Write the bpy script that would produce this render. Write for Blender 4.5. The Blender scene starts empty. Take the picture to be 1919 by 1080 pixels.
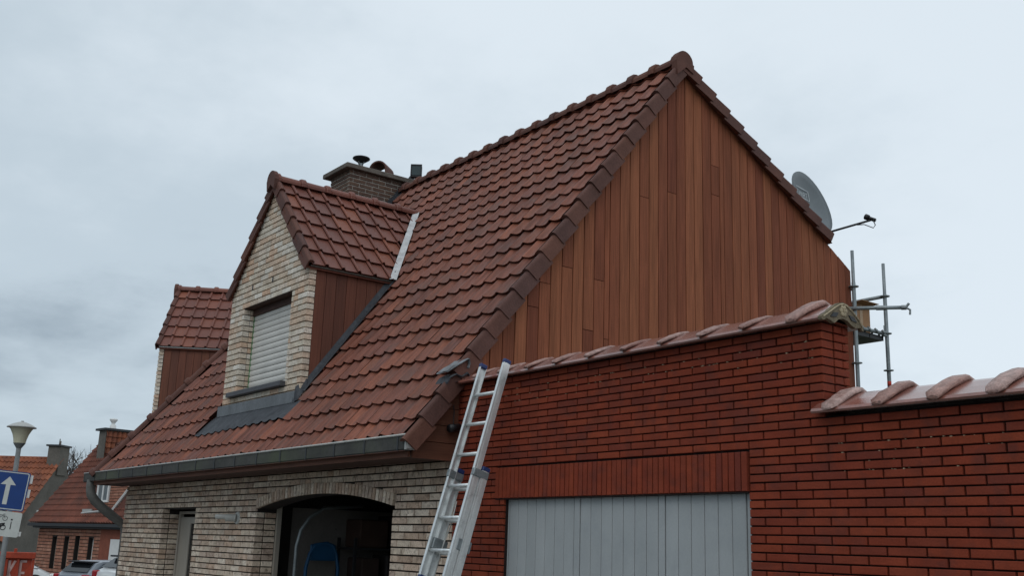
import bpy, math, random
import numpy as np
from math import sin, cos, tan, pi, radians, sqrt, atan2, hypot
from mathutils import Vector, Matrix

random.seed(7)
rnd = random.random
SC = bpy.context.scene
COL = SC.collection

# ------------------------------------------------------------------ camera
YAW, PITCH, ROLL, FPX = radians(-53.23), radians(13.93), radians(1.95), 1976.0
CAM = Vector((0.0, 0.0, 1.65))
_fw = Vector((sin(YAW) * cos(PITCH), cos(YAW) * cos(PITCH), sin(PITCH)))
_rt = Vector((cos(YAW), -sin(YAW), 0.0))
_up = _rt.cross(_fw)
_r2 = _rt * cos(ROLL) + _up * sin(ROLL)
_u2 = -_rt * sin(ROLL) + _up * cos(ROLL)
cam_data = bpy.data.cameras.new("camera")
cam = bpy.data.objects.new("camera", cam_data)
COL.objects.link(cam)
mw = Matrix((_r2, _u2, -_fw)).transposed().to_4x4()
mw.translation = CAM
cam.matrix_world = mw
cam_data.sensor_fit = 'HORIZONTAL'
cam_data.sensor_width = 36.0
cam_data.lens = FPX / 1919.0 * 36.0
cam_data.clip_start = 0.1
cam_data.clip_end = 900.0
SC.camera = cam

# ------------------------------------------------------------------ world and sun (overcast)
SUN_EL, SUN_AZ = radians(48), radians(150)      # direction towards the sun: compass style, +Y = 0, clockwise
sun_dir = Vector((sin(SUN_AZ) * cos(SUN_EL), cos(SUN_AZ) * cos(SUN_EL), sin(SUN_EL)))
world = bpy.data.worlds.new("World")
SC.world = world
world.use_nodes = True
nt = world.node_tree
nt.nodes.clear()
N = nt.nodes.new
Lk = nt.links.new
def wmath(op, a, b=None, c=None, clamp=False):
    n = N('ShaderNodeMath'); n.operation = op; n.use_clamp = clamp
    for i, x in enumerate((a, b, c)):
        if x is None: continue
        if isinstance(x, (int, float)): n.inputs[i].default_value = x
        else: Lk(x, n.inputs[i])
    return n.outputs[0]
sky = N('ShaderNodeTexSky'); sky.sky_type = 'NISHITA'; sky.sun_disc = False
sky.sun_elevation = SUN_EL; sky.sun_rotation = SUN_AZ
bg_sky = N('ShaderNodeBackground'); bg_sky.inputs['Strength'].default_value = 0.10
Lk(sky.outputs[0], bg_sky.inputs['Color'])
tc = N('ShaderNodeTexCoord')
sep = N('ShaderNodeSeparateXYZ'); Lk(tc.outputs['Generated'], sep.inputs[0])
zc = wmath('MAXIMUM', sep.outputs[2], 0.0)
den = wmath('ADD', zc, 0.22)
cmb = N('ShaderNodeCombineXYZ')
Lk(wmath('DIVIDE', sep.outputs[0], den), cmb.inputs[0])
Lk(wmath('DIVIDE', sep.outputs[1], den), cmb.inputs[1])
n1 = N('ShaderNodeTexNoise'); n1.inputs['Scale'].default_value = 1.15; n1.inputs['Detail'].default_value = 6; n1.inputs['Roughness'].default_value = 0.55
Lk(cmb.outputs[0], n1.inputs['Vector'])
n2 = N('ShaderNodeTexNoise'); n2.inputs['Scale'].default_value = 3.2; n2.inputs['Detail'].default_value = 7; n2.inputs['Roughness'].default_value = 0.6
Lk(cmb.outputs[0], n2.inputs['Vector'])
azm = wmath('ADD', wmath('MULTIPLY', sep.outputs[0], 0.42), wmath('MULTIPLY', sep.outputs[1], 0.52))
t0 = wmath('ADD', wmath('MULTIPLY', zc, 0.95), azm)
t1 = wmath('MULTIPLY_ADD', wmath('SUBTRACT', n1.outputs[0], 0.5), 1.25, t0)
t2 = wmath('MULTIPLY_ADD', wmath('SUBTRACT', n2.outputs[0], 0.5), 0.45, t1)
tt = wmath('ADD', t2, 0.47, clamp=True)
ramp = N('ShaderNodeValToRGB'); Lk(tt, ramp.inputs[0])
ramp.color_ramp.interpolation = 'EASE'
ramp.color_ramp.elements[0].position = 0.0; ramp.color_ramp.elements[0].color = (0.30, 0.37, 0.435, 1)
ramp.color_ramp.elements[1].position = 1.0; ramp.color_ramp.elements[1].color = (0.72, 0.80, 0.865, 1)
e = ramp.color_ramp.elements.new(0.45); e.color = (0.52, 0.61, 0.68, 1)
bg_cl = N('ShaderNodeBackground'); bg_cl.inputs['Strength'].default_value = 1.0
Lk(ramp.outputs[0], bg_cl.inputs['Color'])
mix = N('ShaderNodeMixShader'); mix.inputs[0].default_value = 0.93
Lk(bg_sky.outputs[0], mix.inputs[1]); Lk(bg_cl.outputs[0], mix.inputs[2])
wo = N('ShaderNodeOutputWorld'); Lk(mix.outputs[0], wo.inputs['Surface'])

sd = bpy.data.lights.new("sun", 'SUN'); sd.energy = 0.5; sd.angle = radians(35); sd.color = (1.0, 0.97, 0.93)
so = bpy.data.objects.new("sun", sd); COL.objects.link(so)
so.rotation_euler = (-sun_dir).to_track_quat('-Z', 'Y').to_euler()
so.location = (0, -5, 30)

vs = SC.view_settings
SC.display_settings.display_device = 'sRGB'
vs.view_transform = 'Standard'; vs.look = 'None'; vs.exposure = 0.10; vs.gamma = 1.0
vs.use_curve_mapping = False
SC.render.film_transparent = False

# ------------------------------------------------------------------ helpers
WORLD = {}
def wm(o): return WORLD.get(o.name, Matrix.Identity(4))
def link(o, parent=None, W=None):
    COL.objects.link(o)
    W = W if W is not None else Matrix.Identity(4)
    WORLD[o.name] = W.copy()
    if parent is not None:
        o.parent = parent
        o.matrix_parent_inverse = wm(parent).inverted()
    o.matrix_basis = W
    return o
def tag(o, label=None, cat=None, group=None, kind=None):
    for k, v in (('label', label), ('category', cat), ('group', group), ('kind', kind)):
        if v: o[k] = v
    return o
def thing(name, loc, label, cat, group=None):
    o = bpy.data.objects.new(name, None)
    o.empty_display_size = 0.2
    link(o, None, Matrix.Translation(loc))
    return tag(o, label, cat, group)

class MB:
    def __init__(self): self.v = []; self.f = []
    def add(self, vs_, fs_):
        b = len(self.v); self.v += [tuple(p) for p in vs_]; self.f += [tuple(i + b for i in q) for q in fs_]; return self
    def quad(self, *p): return self.add(p, [tuple(range(len(p)))])
    def box(self, x0, x1, y0, y1, z0, z1, M=None):
        c = [(x0, y0, z0), (x1, y0, z0), (x1, y1, z0), (x0, y1, z0), (x0, y0, z1), (x1, y0, z1), (x1, y1, z1), (x0, y1, z1)]
        if M is not None: c = [tuple(M @ Vector(p)) for p in c]
        return self.add(c, [(0, 3, 2, 1), (4, 5, 6, 7), (0, 1, 5, 4), (1, 2, 6, 5), (2, 3, 7, 6), (3, 0, 4, 7)])
    def cbox(self, x0, x1, y0, y1, z0, z1, c=0.01, M=None):
        """box with chamfered vertical and horizontal edges (rounded look)"""
        vs_ = []; idx = {}
        for i, x in enumerate((x0, x1)):
            for j, y in enumerate((y0, y1)):
                for k, z in enumerate((z0, z1)):
                    sx, sy, sz = (1 - 2 * i), (1 - 2 * j), (1 - 2 * k)
                    idx[i, j, k] = len(vs_)
                    vs_ += [(x, y + sy * c, z + sz * c), (x + sx * c, y, z + sz * c), (x + sx * c, y + sy * c, z)]
        fs_ = []
        I = lambda i, j, k, a: idx[i, j, k] + a
        for i in (0, 1): fs_.append((I(i, 0, 0, 0), I(i, 1, 0, 0), I(i, 1, 1, 0), I(i, 0, 1, 0)))
        for j in (0, 1): fs_.append((I(0, j, 0, 1), I(1, j, 0, 1), I(1, j, 1, 1), I(0, j, 1, 1)))
        for k in (0, 1): fs_.append((I(0, 0, k, 2), I(1, 0, k, 2), I(1, 1, k, 2), I(0, 1, k, 2)))
        for i in (0, 1):
            for j in (0, 1): fs_.append((I(i, j, 0, 0), I(i, j, 0, 1), I(i, j, 1, 1), I(i, j, 1, 0)))
            for k in (0, 1): fs_.append((I(i, 0, k, 0), I(i, 0, k, 2), I(i, 1, k, 2), I(i, 1, k, 0)))
        for j in (0, 1):
            for k in (0, 1): fs_.append((I(0, j, k, 1), I(0, j, k, 2), I(1, j, k, 2), I(1, j, k, 1)))
        for i in (0, 1):
            for j in (0, 1):
                for k in (0, 1): fs_.append((I(i, j, k, 0), I(i, j, k, 1), I(i, j, k, 2)))
        if M is not None: vs_ = [tuple(M @ Vector(p)) for p in vs_]
        return self.add(vs_, fs_)
    def tube(self, pts, r, n=10, caps=True):
        pts = [Vector(p) for p in pts]
        rs = r if isinstance(r, (list, tuple)) else [r] * len(pts)
        rings = []; prev = None
        for i, p in enumerate(pts):
            d = (pts[min(i + 1, len(pts) - 1)] - pts[max(i - 1, 0)]).normalized()
            if prev is None:
                a = d.cross(Vector((0, 0, 1)))
                if a.length < 1e-3: a = d.cross(Vector((1, 0, 0)))
                a.normalize()
            else:
                a = prev - d * prev.dot(d); a.normalize()
            prev = a; b = d.cross(a)
            rings.append([p + (a * cos(2 * pi * k / n) + b * sin(2 * pi * k / n)) * rs[i] for k in range(n)])
        vs_ = [q for R_ in rings for q in R_]; fs_ = []
        for i in range(len(rings) - 1):
            for k in range(n):
                fs_.append((i * n + k, i * n + (k + 1) % n, (i + 1) * n + (k + 1) % n, (i + 1) * n + k))
        if caps:
            fs_.append(tuple(range(n - 1, -1, -1))); fs_.append(tuple((len(rings) - 1) * n + k for k in range(n)))
        return self.add(vs_, fs_)
    def lathe(self, prof, n=24, M=None):
        vs_ = []; fs_ = []
        for (r, z) in prof:
            for k in range(n): vs_.append((r * cos(2 * pi * k / n), r * sin(2 * pi * k / n), z))
        for i in range(len(prof) - 1):
            for k in range(n): fs_.append((i * n + k, i * n + (k + 1) % n, (i + 1) * n + (k + 1) % n, (i + 1) * n + k))
        if M is not None: vs_ = [tuple(M @ Vector(p)) for p in vs_]
        return self.add(vs_, fs_)
    def prism(self, poly, d):
        d = Vector(d); n = len(poly); P = [Vector(p) for p in poly]
        vs_ = P + [p + d for p in P]
        fs_ = [tuple(range(n - 1, -1, -1)), tuple(range(n, 2 * n))] + [(i, (i + 1) % n, n + (i + 1) % n, n + i) for i in range(n)]
        return self.add(vs_, fs_)
    def mesh(self, name, mat, T=None, smooth=False):
        me = bpy.data.meshes.new(name)
        vs_ = self.v if T is None else [tuple(T @ Vector(p)) for p in self.v]
        me.from_pydata(vs_, [], self.f)
        if mat is not None: me.materials.append(mat)
        me.update()
        if smooth: me.shade_smooth()
        return me
    def build(self, name, mat, parent=None, T=None, smooth=False, kind=None, angle=None):
        me = self.mesh(name, mat, T, smooth)
        o = bpy.data.objects.new(name, me)
        link(o, parent)
        if angle is not None:
            me.shade_smooth()
            try: me.set_sharp_from_angle(angle=radians(angle))
            except Exception: pass
        if kind: o['kind'] = kind
        return o

def frame(x, y, z, o):
    M = Matrix((Vector(x), Vector(y), Vector(z))).transposed().to_4x4(); M.translation = Vector(o); return M

def on_screen(p):
    q = Vector(p) - CAM
    zz = q.dot(_fw)
    if zz < 0.2: return None
    return (960 + FPX * q.dot(_r2) / zz, 540 - FPX * q.dot(_u2) / zz, zz)

def emit(name, pieces, mat, parent, limit=300):
    """pieces: (mesh, matrix, area, centre, normal). The largest in view become objects, the rest one joined stuff mesh."""
    sc = []
    for p in pieces:
        c = Vector(p[3]); s = on_screen(c)
        if s is None or not (-30 < s[0] < 1950 and -30 < s[1] < 1110): sc.append(0.0); continue
        vd = (CAM - c); d2 = vd.length_squared
        f = vd.normalized().dot(Vector(p[4]))
        sc.append(p[2] * max(f, 0.02) / d2)
    order = sorted(range(len(pieces)), key=lambda i: -sc[i])
    solo = order[:limit]; rest = order[limit:]
    for i in solo:
        o = bpy.data.objects.new(name, pieces[i][0])
        link(o, parent, pieces[i][1])
    if rest:
        cache = {}
        V = []; Fc = []; b = 0
        for i in rest:
            me, M = pieces[i][0], pieces[i][1]
            if me.name not in cache:
                a = np.empty(len(me.vertices) * 3, dtype=np.float32); me.vertices.foreach_get('co', a)
                cache[me.name] = (a.reshape(-1, 3), [tuple(q.vertices) for q in me.polygons])
            a, fs_ = cache[me.name]
            m = np.array(M)
            V.append(a @ m[:3, :3].T + m[:3, 3])
            Fc += [tuple(k + b for k in q) for q in fs_]
            b += len(a)
        V = np.concatenate(V)
        me = bpy.data.meshes.new(name); me.from_pydata(V.tolist(), [], Fc); me.materials.append(mat); me.update()
        o = bpy.data.objects.new(name, me); link(o, parent); o['kind'] = 'stuff'

# ------------------------------------------------------------------ materials
ANG_ = math.atan(1.368)                            # pitch of the front roof slope
class NT:
    def __init__(self, m):
        self.t = m.node_tree; self.t.nodes.clear()
    def n(self, typ, **kw):
        x = self.t.nodes.new(typ)
        for k, v in kw.items(): setattr(x, k, v)
        return x
    def l(self, a, b): self.t.links.new(a, b)
    def m(self, op, a, b=None, c=None, clamp=False):
        x = self.n('ShaderNodeMath', operation=op); x.use_clamp = clamp
        for i, q in enumerate((a, b, c)):
            if q is None: continue
            if isinstance(q, (int, float)): x.inputs[i].default_value = q
            else: self.l(q, x.inputs[i])
        return x.outputs[0]
    def mixc(self, f, a, b, mode='MIX'):
        x = self.n('ShaderNodeMix', data_type='RGBA', blend_type=mode)
        for i, q in ((0, f), (6, a), (7, b)):
            if isinstance(q, (int, float)): x.inputs[i].default_value = q
            elif isinstance(q, tuple): x.inputs[i].default_value = (*q, 1) if len(q) == 3 else q
            else: self.l(q, x.inputs[i])
        return x.outputs[2]

def mat(name, cols, interp='LINEAR', nscale=(6, 6, 6), namt=0.25, fscale=60, famt=0.12, rough=0.8, spec=0.4,
        bump=0.15, stain=None, metallic=0.0, per_piece=True, grain=None, coat=0.0, streak=None):
    """cols: list of colours a piece may take. Noise tints are in world space, so they do not repeat from piece to piece."""
    m = bpy.data.materials.new(name); m.use_nodes = True
    t = NT(m)
    out = t.n('ShaderNodeOutputMaterial'); b = t.n('ShaderNodeBsdfPrincipled'); t.l(b.outputs[0], out.inputs[0])
    geo = t.n('ShaderNodeNewGeometry'); oi = t.n('ShaderNodeObjectInfo')
    r = t.m('FRACT', t.m('ADD', oi.outputs['Random'], geo.outputs['Random Per Island'])) if per_piece else None
    if len(cols) > 1 and per_piece:
        rp = t.n('ShaderNodeValToRGB'); cr = rp.color_ramp; cr.interpolation = interp
        k = len(cols)
        for i, c in enumerate(cols):
            pos = i / k if interp == 'CONSTANT' else i / (k - 1)
            el = cr.elements[i] if i < 2 else cr.elements.new(pos)
            el.position = pos; el.color = (*c, 1)
        t.l(r, rp.inputs[0]); base = rp.outputs[0]
    else:
        rg = t.n('ShaderNodeRGB'); rg.outputs[0].default_value = (*cols[0], 1); base = rg.outputs[0]
    mp = t.n('ShaderNodeMapping'); mp.inputs['Scale'].default_value = nscale
    pos = geo.outputs['Position']
    if grain is not None and per_piece:            # shift the grain from piece to piece
        cx = t.n('ShaderNodeCombineXYZ'); s = t.m('MULTIPLY', r, 37.0)
        for i in range(3): t.l(s, cx.inputs[i])
        va = t.n('ShaderNodeVectorMath', operation='ADD'); t.l(pos, va.inputs[0]); t.l(cx.outputs[0], va.inputs[1]); pos = va.outputs[0]
    t.l(pos, mp.inputs['Vector'])
    na = t.n('ShaderNodeTexNoise'); na.inputs['Scale'].default_value = 1.0; na.inputs['Detail'].default_value = 4; t.l(mp.outputs[0], na.inputs['Vector'])
    fa = t.m('MULTIPLY_ADD', t.m('SUBTRACT', na.outputs[0], 0.5), 2 * namt * 1.6, 1.0)
    nb = t.n('ShaderNodeTexNoise'); nb.inputs['Scale'].default_value = fscale; nb.inputs['Detail'].default_value = 3
    t.l(geo.outputs['Position'], nb.inputs['Vector'])
    fb = t.m('MULTIPLY_ADD', t.m('SUBTRACT', nb.outputs[0], 0.5), 2 * famt * 1.6, 1.0)
    f = t.m('MULTIPLY', fa, fb)
    hgt = nb.outputs[0]
    if grain is not None:
        mg = t.n('ShaderNodeMapping'); mg.inputs['Scale'].default_value = grain[0]; t.l(pos, mg.inputs['Vector'])
        ng = t.n('ShaderNodeTexNoise'); ng.inputs['Scale'].default_value = 1.0; ng.inputs['Detail'].default_value = 5; ng.inputs['Roughness'].default_value = 0.65
        ng.inputs['Distortion'].default_value = 0.6
        t.l(mg.outputs[0], ng.inputs['Vector'])
        f = t.m('MULTIPLY', f, t.m('MULTIPLY_ADD', t.m('SUBTRACT', ng.outputs[0], 0.5), 2 * grain[1] * 1.6, 1.0))
        hgt = ng.outputs[0]
    if streak is not None:         # streaks down the slope: weathering, plus roll shading painted into the colour
        ms = t.n('ShaderNodeMapping', vector_type='TEXTURE'); ms.inputs['Rotation'].default_value = (streak[0][0], 0, 0); ms.inputs['Scale'].default_value = streak[0][1]
        t.l(geo.outputs['Position'], ms.inputs['Vector'])
        nst = t.n('ShaderNodeTexNoise'); nst.inputs['Scale'].default_value = 1.0; nst.inputs['Detail'].default_value = 4; t.l(ms.outputs[0], nst.inputs['Vector'])
        f = t.m('MULTIPLY', f, t.m('MULTIPLY_ADD', t.m('SUBTRACT', nst.outputs[0], 0.5), 3.2 * streak[1], 1.0))
    vm = t.n('ShaderNodeVectorMath', operation='SCALE'); t.l(base, vm.inputs[0]); t.l(f, vm.inputs['Scale'])
    col = vm.outputs[0]
    if stain is not None:          # (colour, scale, low, high, amount)
        ns = t.n('ShaderNodeTexNoise'); ns.inputs['Scale'].default_value = stain[1]; ns.inputs['Detail'].default_value = 6; ns.inputs['Roughness'].default_value = 0.6
        t.l(geo.outputs['Position'], ns.inputs['Vector'])
        mr = t.n('ShaderNodeMapRange'); mr.inputs['From Min'].default_value = stain[2]; mr.inputs['From Max'].default_value = stain[3]
        mr.inputs['To Max'].default_value = stain[4]; t.l(ns.outputs[0], mr.inputs['Value'])
        col = t.mixc(mr.outputs[0], col, stain[0])
    t.l(col, b.inputs['Base Color'])
    b.inputs['Roughness'].default_value = rough
    b.inputs['Specular IOR Level'].default_value = spec
    b.inputs['Metallic'].default_value = metallic
    if coat: b.inputs['Coat Weight'].default_value = coat; b.inputs['Coat Roughness'].default_value = 0.25
    if bump:
        bp = t.n('ShaderNodeBump'); bp.inputs['Strength'].default_value = bump; bp.inputs['Distance'].default_value = 0.01
        t.l(hgt, bp.inputs['Height']); t.l(bp.outputs[0], b.inputs['Normal'])
    return m

STREAK = (ANG_, (1 / 34, 1 / 2.0, 1 / 34))
M_TILE = mat('roof_clay', [(.15, .052, .034), (.178, .060, .037), (.195, .063, .037), (.155, .058, .042), (.225, .073, .040), (.163, .055, .034)],
             nscale=(1.6, 1.6, 1.6), namt=.26, fscale=60, famt=.16, rough=.55, spec=.28, bump=.25, stain=((.105, .072, .06), 2.6, .50, .74, .6), streak=(STREAK, .48))
M_TILE2 = mat('dormer_clay', [(.15, .053, .037), (.165, .057, .039), (.175, .060, .040), (.152, .057, .043), (.16, .053, .036), (.23, .076, .043)],
              nscale=(2.2, 2.2, 2.2), namt=.2, fscale=55, famt=.15, rough=.5, spec=.35, bump=.2)
M_VERGE = mat('verge_clay', [(.105, .050, .040), (.125, .054, .040), (.098, .050, .043), (.14, .060, .042)], nscale=(5, 5, 5), namt=.25, fscale=50, famt=.2, rough=.72, spec=.22, bump=.2)
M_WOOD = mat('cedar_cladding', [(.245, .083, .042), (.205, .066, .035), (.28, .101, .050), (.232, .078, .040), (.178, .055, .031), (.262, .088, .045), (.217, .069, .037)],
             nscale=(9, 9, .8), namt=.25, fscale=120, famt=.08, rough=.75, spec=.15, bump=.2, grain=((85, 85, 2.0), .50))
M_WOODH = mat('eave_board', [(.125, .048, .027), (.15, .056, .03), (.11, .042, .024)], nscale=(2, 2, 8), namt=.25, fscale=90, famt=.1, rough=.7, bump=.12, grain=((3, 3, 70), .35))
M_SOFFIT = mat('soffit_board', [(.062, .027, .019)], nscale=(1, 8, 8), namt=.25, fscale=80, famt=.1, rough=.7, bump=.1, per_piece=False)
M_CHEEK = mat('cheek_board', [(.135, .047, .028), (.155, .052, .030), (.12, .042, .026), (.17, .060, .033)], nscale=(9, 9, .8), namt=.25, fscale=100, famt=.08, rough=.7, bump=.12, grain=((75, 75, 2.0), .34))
M_WBRICK = mat('pale_brick', [(.62, .525, .415), (.70, .63, .53), (.56, .46, .355), (.64, .49, .37), (.74, .69, .61), (.58, .495, .40), (.62, .42, .295), (.66, .59, .48)],
               nscale=(9, 9, 14), namt=.28, fscale=70, famt=.26, rough=.9, spec=.2, bump=.5, stain=((.20, .15, .11), 26, .56, .70, .75))
M_FBRICK = mat('weathered_pale_brick', [(.53, .415, .32), (.63, .53, .42), (.43, .315, .235), (.55, .40, .30), (.71, .615, .505), (.45, .345, .275), (.57, .475, .38)],
               nscale=(9, 9, 14), namt=.30, fscale=70, famt=.28, rough=.9, spec=.2, bump=.5, stain=((.15, .105, .08), 22, .52, .70, .8))
M_MORTAR = mat('dark_mortar', [(.026, .021, .019)], namt=.3, fscale=80, famt=.25, rough=.95, bump=.4, per_piece=False)
M_RBRICK = mat('red_brick', [(.225, .044, .021), (.20, .038, .020), (.24, .049, .023), (.185, .036, .020), (.215, .045, .023), (.155, .034, .022)],
               nscale=(6, 6, 9), namt=.22, fscale=90, famt=.16, rough=.82, spec=.15, bump=.3, stain=((.11, .035, .027), 7, .50, .70, .6))
M_RMORTAR = mat('red_wall_mortar', [(.016, .008, .007)], namt=.3, fscale=80, famt=.25, rough=.95, bump=.3, per_piece=False)
M_COPE = mat('wet_coping_clay', [(.22, .085, .062), (.26, .10, .075), (.19, .078, .062)], nscale=(7, 7, 7), namt=.3, fscale=60, famt=.2, rough=.22, spec=.6, bump=.10, coat=.8)
M_LUMP = mat('bleached_coping_roll', [(.34, .19, .155), (.25, .125, .10), (.42, .28, .245)], nscale=(22, 22, 22), namt=.42, fscale=90, famt=.3, rough=.45, spec=.5, bump=.6, stain=((.20, .095, .075), 16, .50, .66, .8))
M_STONE = mat('mossy_stone', [(.16, .13, .085)], nscale=(14, 14, 14), namt=.3, fscale=80, famt=.3, rough=.9, bump=.5, per_piece=False, stain=((.26, .22, .15), 18, .5, .7, .6))
M_STONE2 = mat('pale_stone_relief', [(.36, .30, .20)], nscale=(20, 20, 20), namt=.3, fscale=80, famt=.3, rough=.9, bump=.5, per_piece=False)
M_LEAD = mat('lead_sheet', [(.052, .056, .064)], nscale=(5, 5, 5), namt=.35, fscale=40, famt=.2, rough=.7, spec=.25, bump=.3, per_piece=False, stain=((.10, .108, .118), 9, .5, .68, .5))
M_LEAD2 = mat('weathered_lead_band', [(.135, .145, .155)], nscale=(9, 9, 3), namt=.35, fscale=40, famt=.2, rough=.55, spec=.5, bump=.25, per_piece=False)
M_ZINC = mat('zinc_gutter', [(.056, .055, .05)], nscale=(2, 6, 6), namt=.4, fscale=30, famt=.25, rough=.65, spec=.25, bump=.15, stain=((.075, .088, .05), 1.2, .46, .64, .7), per_piece=False)
M_ZINCL = mat('bright_zinc_edge', [(.42, .42, .40)], namt=.2, fscale=40, famt=.15, rough=.45, metallic=.3, bump=.1, per_piece=False)
M_VALLEY = mat('new_zinc_valley', [(.50, .50, .50)], nscale=(8, 8, 8), namt=.3, fscale=50, famt=.15, rough=.42, metallic=.45, bump=.15, per_piece=False, stain=((.30, .25, .22), 12, .52, .7, .6))
M_ALU = mat('ladder_aluminium', [(.76, .78, .77)], nscale=(20, 20, 3), namt=.14, fscale=80, famt=.1, rough=.38, metallic=.55, bump=.06, per_piece=False, stain=((.36, .38, .37), 14, .55, .72, .5))
M_BLUEP = mat('dark_blue_plastic', [(.02, .04, .14)], namt=.15, fscale=60, famt=.1, rough=.5, bump=.05, per_piece=False)
M_GALV = mat('galvanised_tube', [(.24, .27, .28)], nscale=(8, 8, 8), namt=.28, fscale=60, famt=.2, rough=.5, metallic=.45, bump=.1, per_piece=False)
M_PIPE = mat('weathered_zinc_pipe', [(.12, .12, .112)], nscale=(8, 8, 8), namt=.3, fscale=40, famt=.2, rough=.6, spec=.3, bump=.1, per_piece=False)
M_DARK = mat('dark_metal', [(.028, .03, .033)], namt=.25, fscale=60, famt=.2, rough=.5, bump=.08, per_piece=False)
M_BLACK = mat('black_plastic', [(.012, .012, .014)], namt=.2, fscale=60, famt=.15, rough=.45, bump=.05, per_piece=False)
M_DOOR = mat('grey_door_board', [(.335, .355, .36), (.35, .37, .375), (.32, .34, .345)], nscale=(5, 5, 2), namt=.10, fscale=70, famt=.06, rough=.5, spec=.4, bump=.06, stain=((.24, .265, .28), 5, .5, .75, .4))
M_SHUT = mat('shutter_slat', [(.62, .60, .56), (.65, .63, .585)], nscale=(4, 4, 6), namt=.10, fscale=50, famt=.06, rough=.5, bump=.05)
M_FRAME = mat('taupe_frame', [(.33, .30, .255)], nscale=(8, 8, 2), namt=.12, fscale=60, famt=.08, rough=.5, bump=.05, per_piece=False)
M_GLASS = mat('dark_glass', [(.012, .014, .016)], namt=.1, fscale=20, famt=.05, rough=.08, spec=.6, bump=0, per_piece=False)
M_CHIM = mat('brown_chimney_brick', [(.115, .07, .05), (.09, .055, .042), (.135, .082, .056), (.10, .066, .054)], nscale=(12, 12, 12), namt=.25, fscale=60, famt=.25, rough=.9, bump=.4)
M_CHIMM = mat('chimney_mortar', [(.36, .33, .29)], namt=.3, fscale=60, famt=.2, rough=.95, bump=.3, per_piece=False)
M_CONC = mat('weathered_concrete', [(.125, .108, .092)], nscale=(7, 7, 7), namt=.3, fscale=50, famt=.25, rough=.9, bump=.4, per_piece=False)
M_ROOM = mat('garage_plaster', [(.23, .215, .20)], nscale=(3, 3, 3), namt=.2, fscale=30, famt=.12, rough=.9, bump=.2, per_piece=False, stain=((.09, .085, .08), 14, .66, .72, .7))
M_ROOMD = mat('dark_ceiling_and_shade', [(.018, .017, .016)], namt=.2, fscale=30, famt=.1, rough=.9, bump=.1, per_piece=False)
M_BLUE = mat('blue_painted_tube', [(.012, .075, .17)], namt=.15, fscale=50, famt=.1, rough=.5, bump=.05, per_piece=False)
M_CARD = mat('cardboard', [(.36, .20, .105)], nscale=(6, 6, 6), namt=.15, fscale=70, famt=.1, rough=.85, bump=.1, per_piece=False)
M_DISH = mat('dish_grey', [(.13, .15, .16)], nscale=(5, 5, 5), namt=.12, fscale=40, famt=.08, rough=.5, bump=.05, per_piece=False)
M_WHITE = mat('white_paint', [(.72, .72, .70)], namt=.08, fscale=50, famt=.06, rough=.5, bump=.04, per_piece=False)
M_LOGO = mat('logo_print', [(.42, .45, .46)], namt=.05, fscale=50, famt=.05, rough=.6, bump=0, per_piece=False)
M_BLUES = mat('sign_blue', [(.006, .042, .19)], nscale=(8, 8, 8), namt=.1, fscale=60, famt=.06, rough=.4, bump=.03, per_piece=False)
M_SIGNW = mat('sign_white', [(.55, .57, .54)], nscale=(8, 8, 8), namt=.1, fscale=60, famt=.06, rough=.45, bump=.03, per_piece=False)
M_POST = mat('grey_post', [(.17, .18, .18)], namt=.2, fscale=50, famt=.15, rough=.6, bump=.08, per_piece=False)
M_LAMPG = mat('lantern_diffuser', [(.56, .54, .40)], nscale=(6, 6, 4), namt=.12, fscale=30, famt=.08, rough=.35, bump=.03, per_piece=False)
M_LAMPT = mat('lantern_cap', [(.40, .405, .385)], namt=.1, fscale=40, famt=.08, rough=.5, bump=.05, per_piece=False)
M_ORTILE = mat('orange_clay', [(.27, .09, .045), (.235, .078, .04), (.30, .105, .052), (.20, .074, .044)], nscale=(1.2, 1.2, 1.2), namt=.35, fscale=14, famt=.3, rough=.85, bump=.2, stain=((.13, .055, .04), 1.1, .46, .66, .8))
M_BRTILE = mat('brown_clay', [(.175, .06, .04), (.15, .054, .036), (.20, .07, .046)], nscale=(1.2, 1.2, 1.2), namt=.35, fscale=14, famt=.3, rough=.85, bump=.2, stain=((.085, .042, .034), .9, .44, .66, .85))
M_RENDER = mat('grey_render', [(.125, .115, .10)], nscale=(.8, .8, .8), namt=.3, fscale=8, famt=.2, rough=.95, bump=.3, per_piece=False)
M_SKIP = mat('orange_red_steel', [(.40, .055, .022)], nscale=(3, 3, 3), namt=.25, fscale=25, famt=.2, rough=.6, bump=.1, per_piece=False, stain=((.22, .035, .02), 5, .5, .7, .6))
M_SKIPT = mat('faded_skip_lettering', [(.62, .42, .38)], nscale=(6, 6, 6), namt=.2, fscale=40, famt=.15, rough=.7, bump=.05, per_piece=False)
def car_paint(n, c): return mat(n, [c], nscale=(2, 2, 2), namt=.05, fscale=10, famt=.03, rough=.3, spec=.5, bump=0, per_piece=False, coat=.6)
M_CARW = car_paint('white_car_paint', (.66, .68, .68)); M_CARG = car_paint('silver_grey_car_paint', (.20, .225, .26))
M_TYRE = mat('rubber', [(.018, .018, .018)], namt=.2, fscale=40, famt=.1, rough=.85, bump=.1, per_piece=False)
M_RIM = mat('wheel_rim', [(.35, .36, .37)], namt=.1, fscale=40, famt=.1, rough=.35, metallic=.7, bump=0, per_piece=False)
M_RED = mat('tail_light_red', [(.32, .012, .018)], namt=.1, fscale=40, famt=.08, rough=.2, bump=0, per_piece=False)
M_BARK = mat('winter_bark', [(.075, .065, .06)], nscale=(6, 6, 2), namt=.3, fscale=40, famt=.25, rough=.95, bump=.4, per_piece=False)
M_GROUND = mat('ground_soil_grass', [(.07, .075, .045)], nscale=(.6, .6, .6), namt=.4, fscale=6, famt=.35, rough=.95, bump=.4, per_piece=False)
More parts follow.
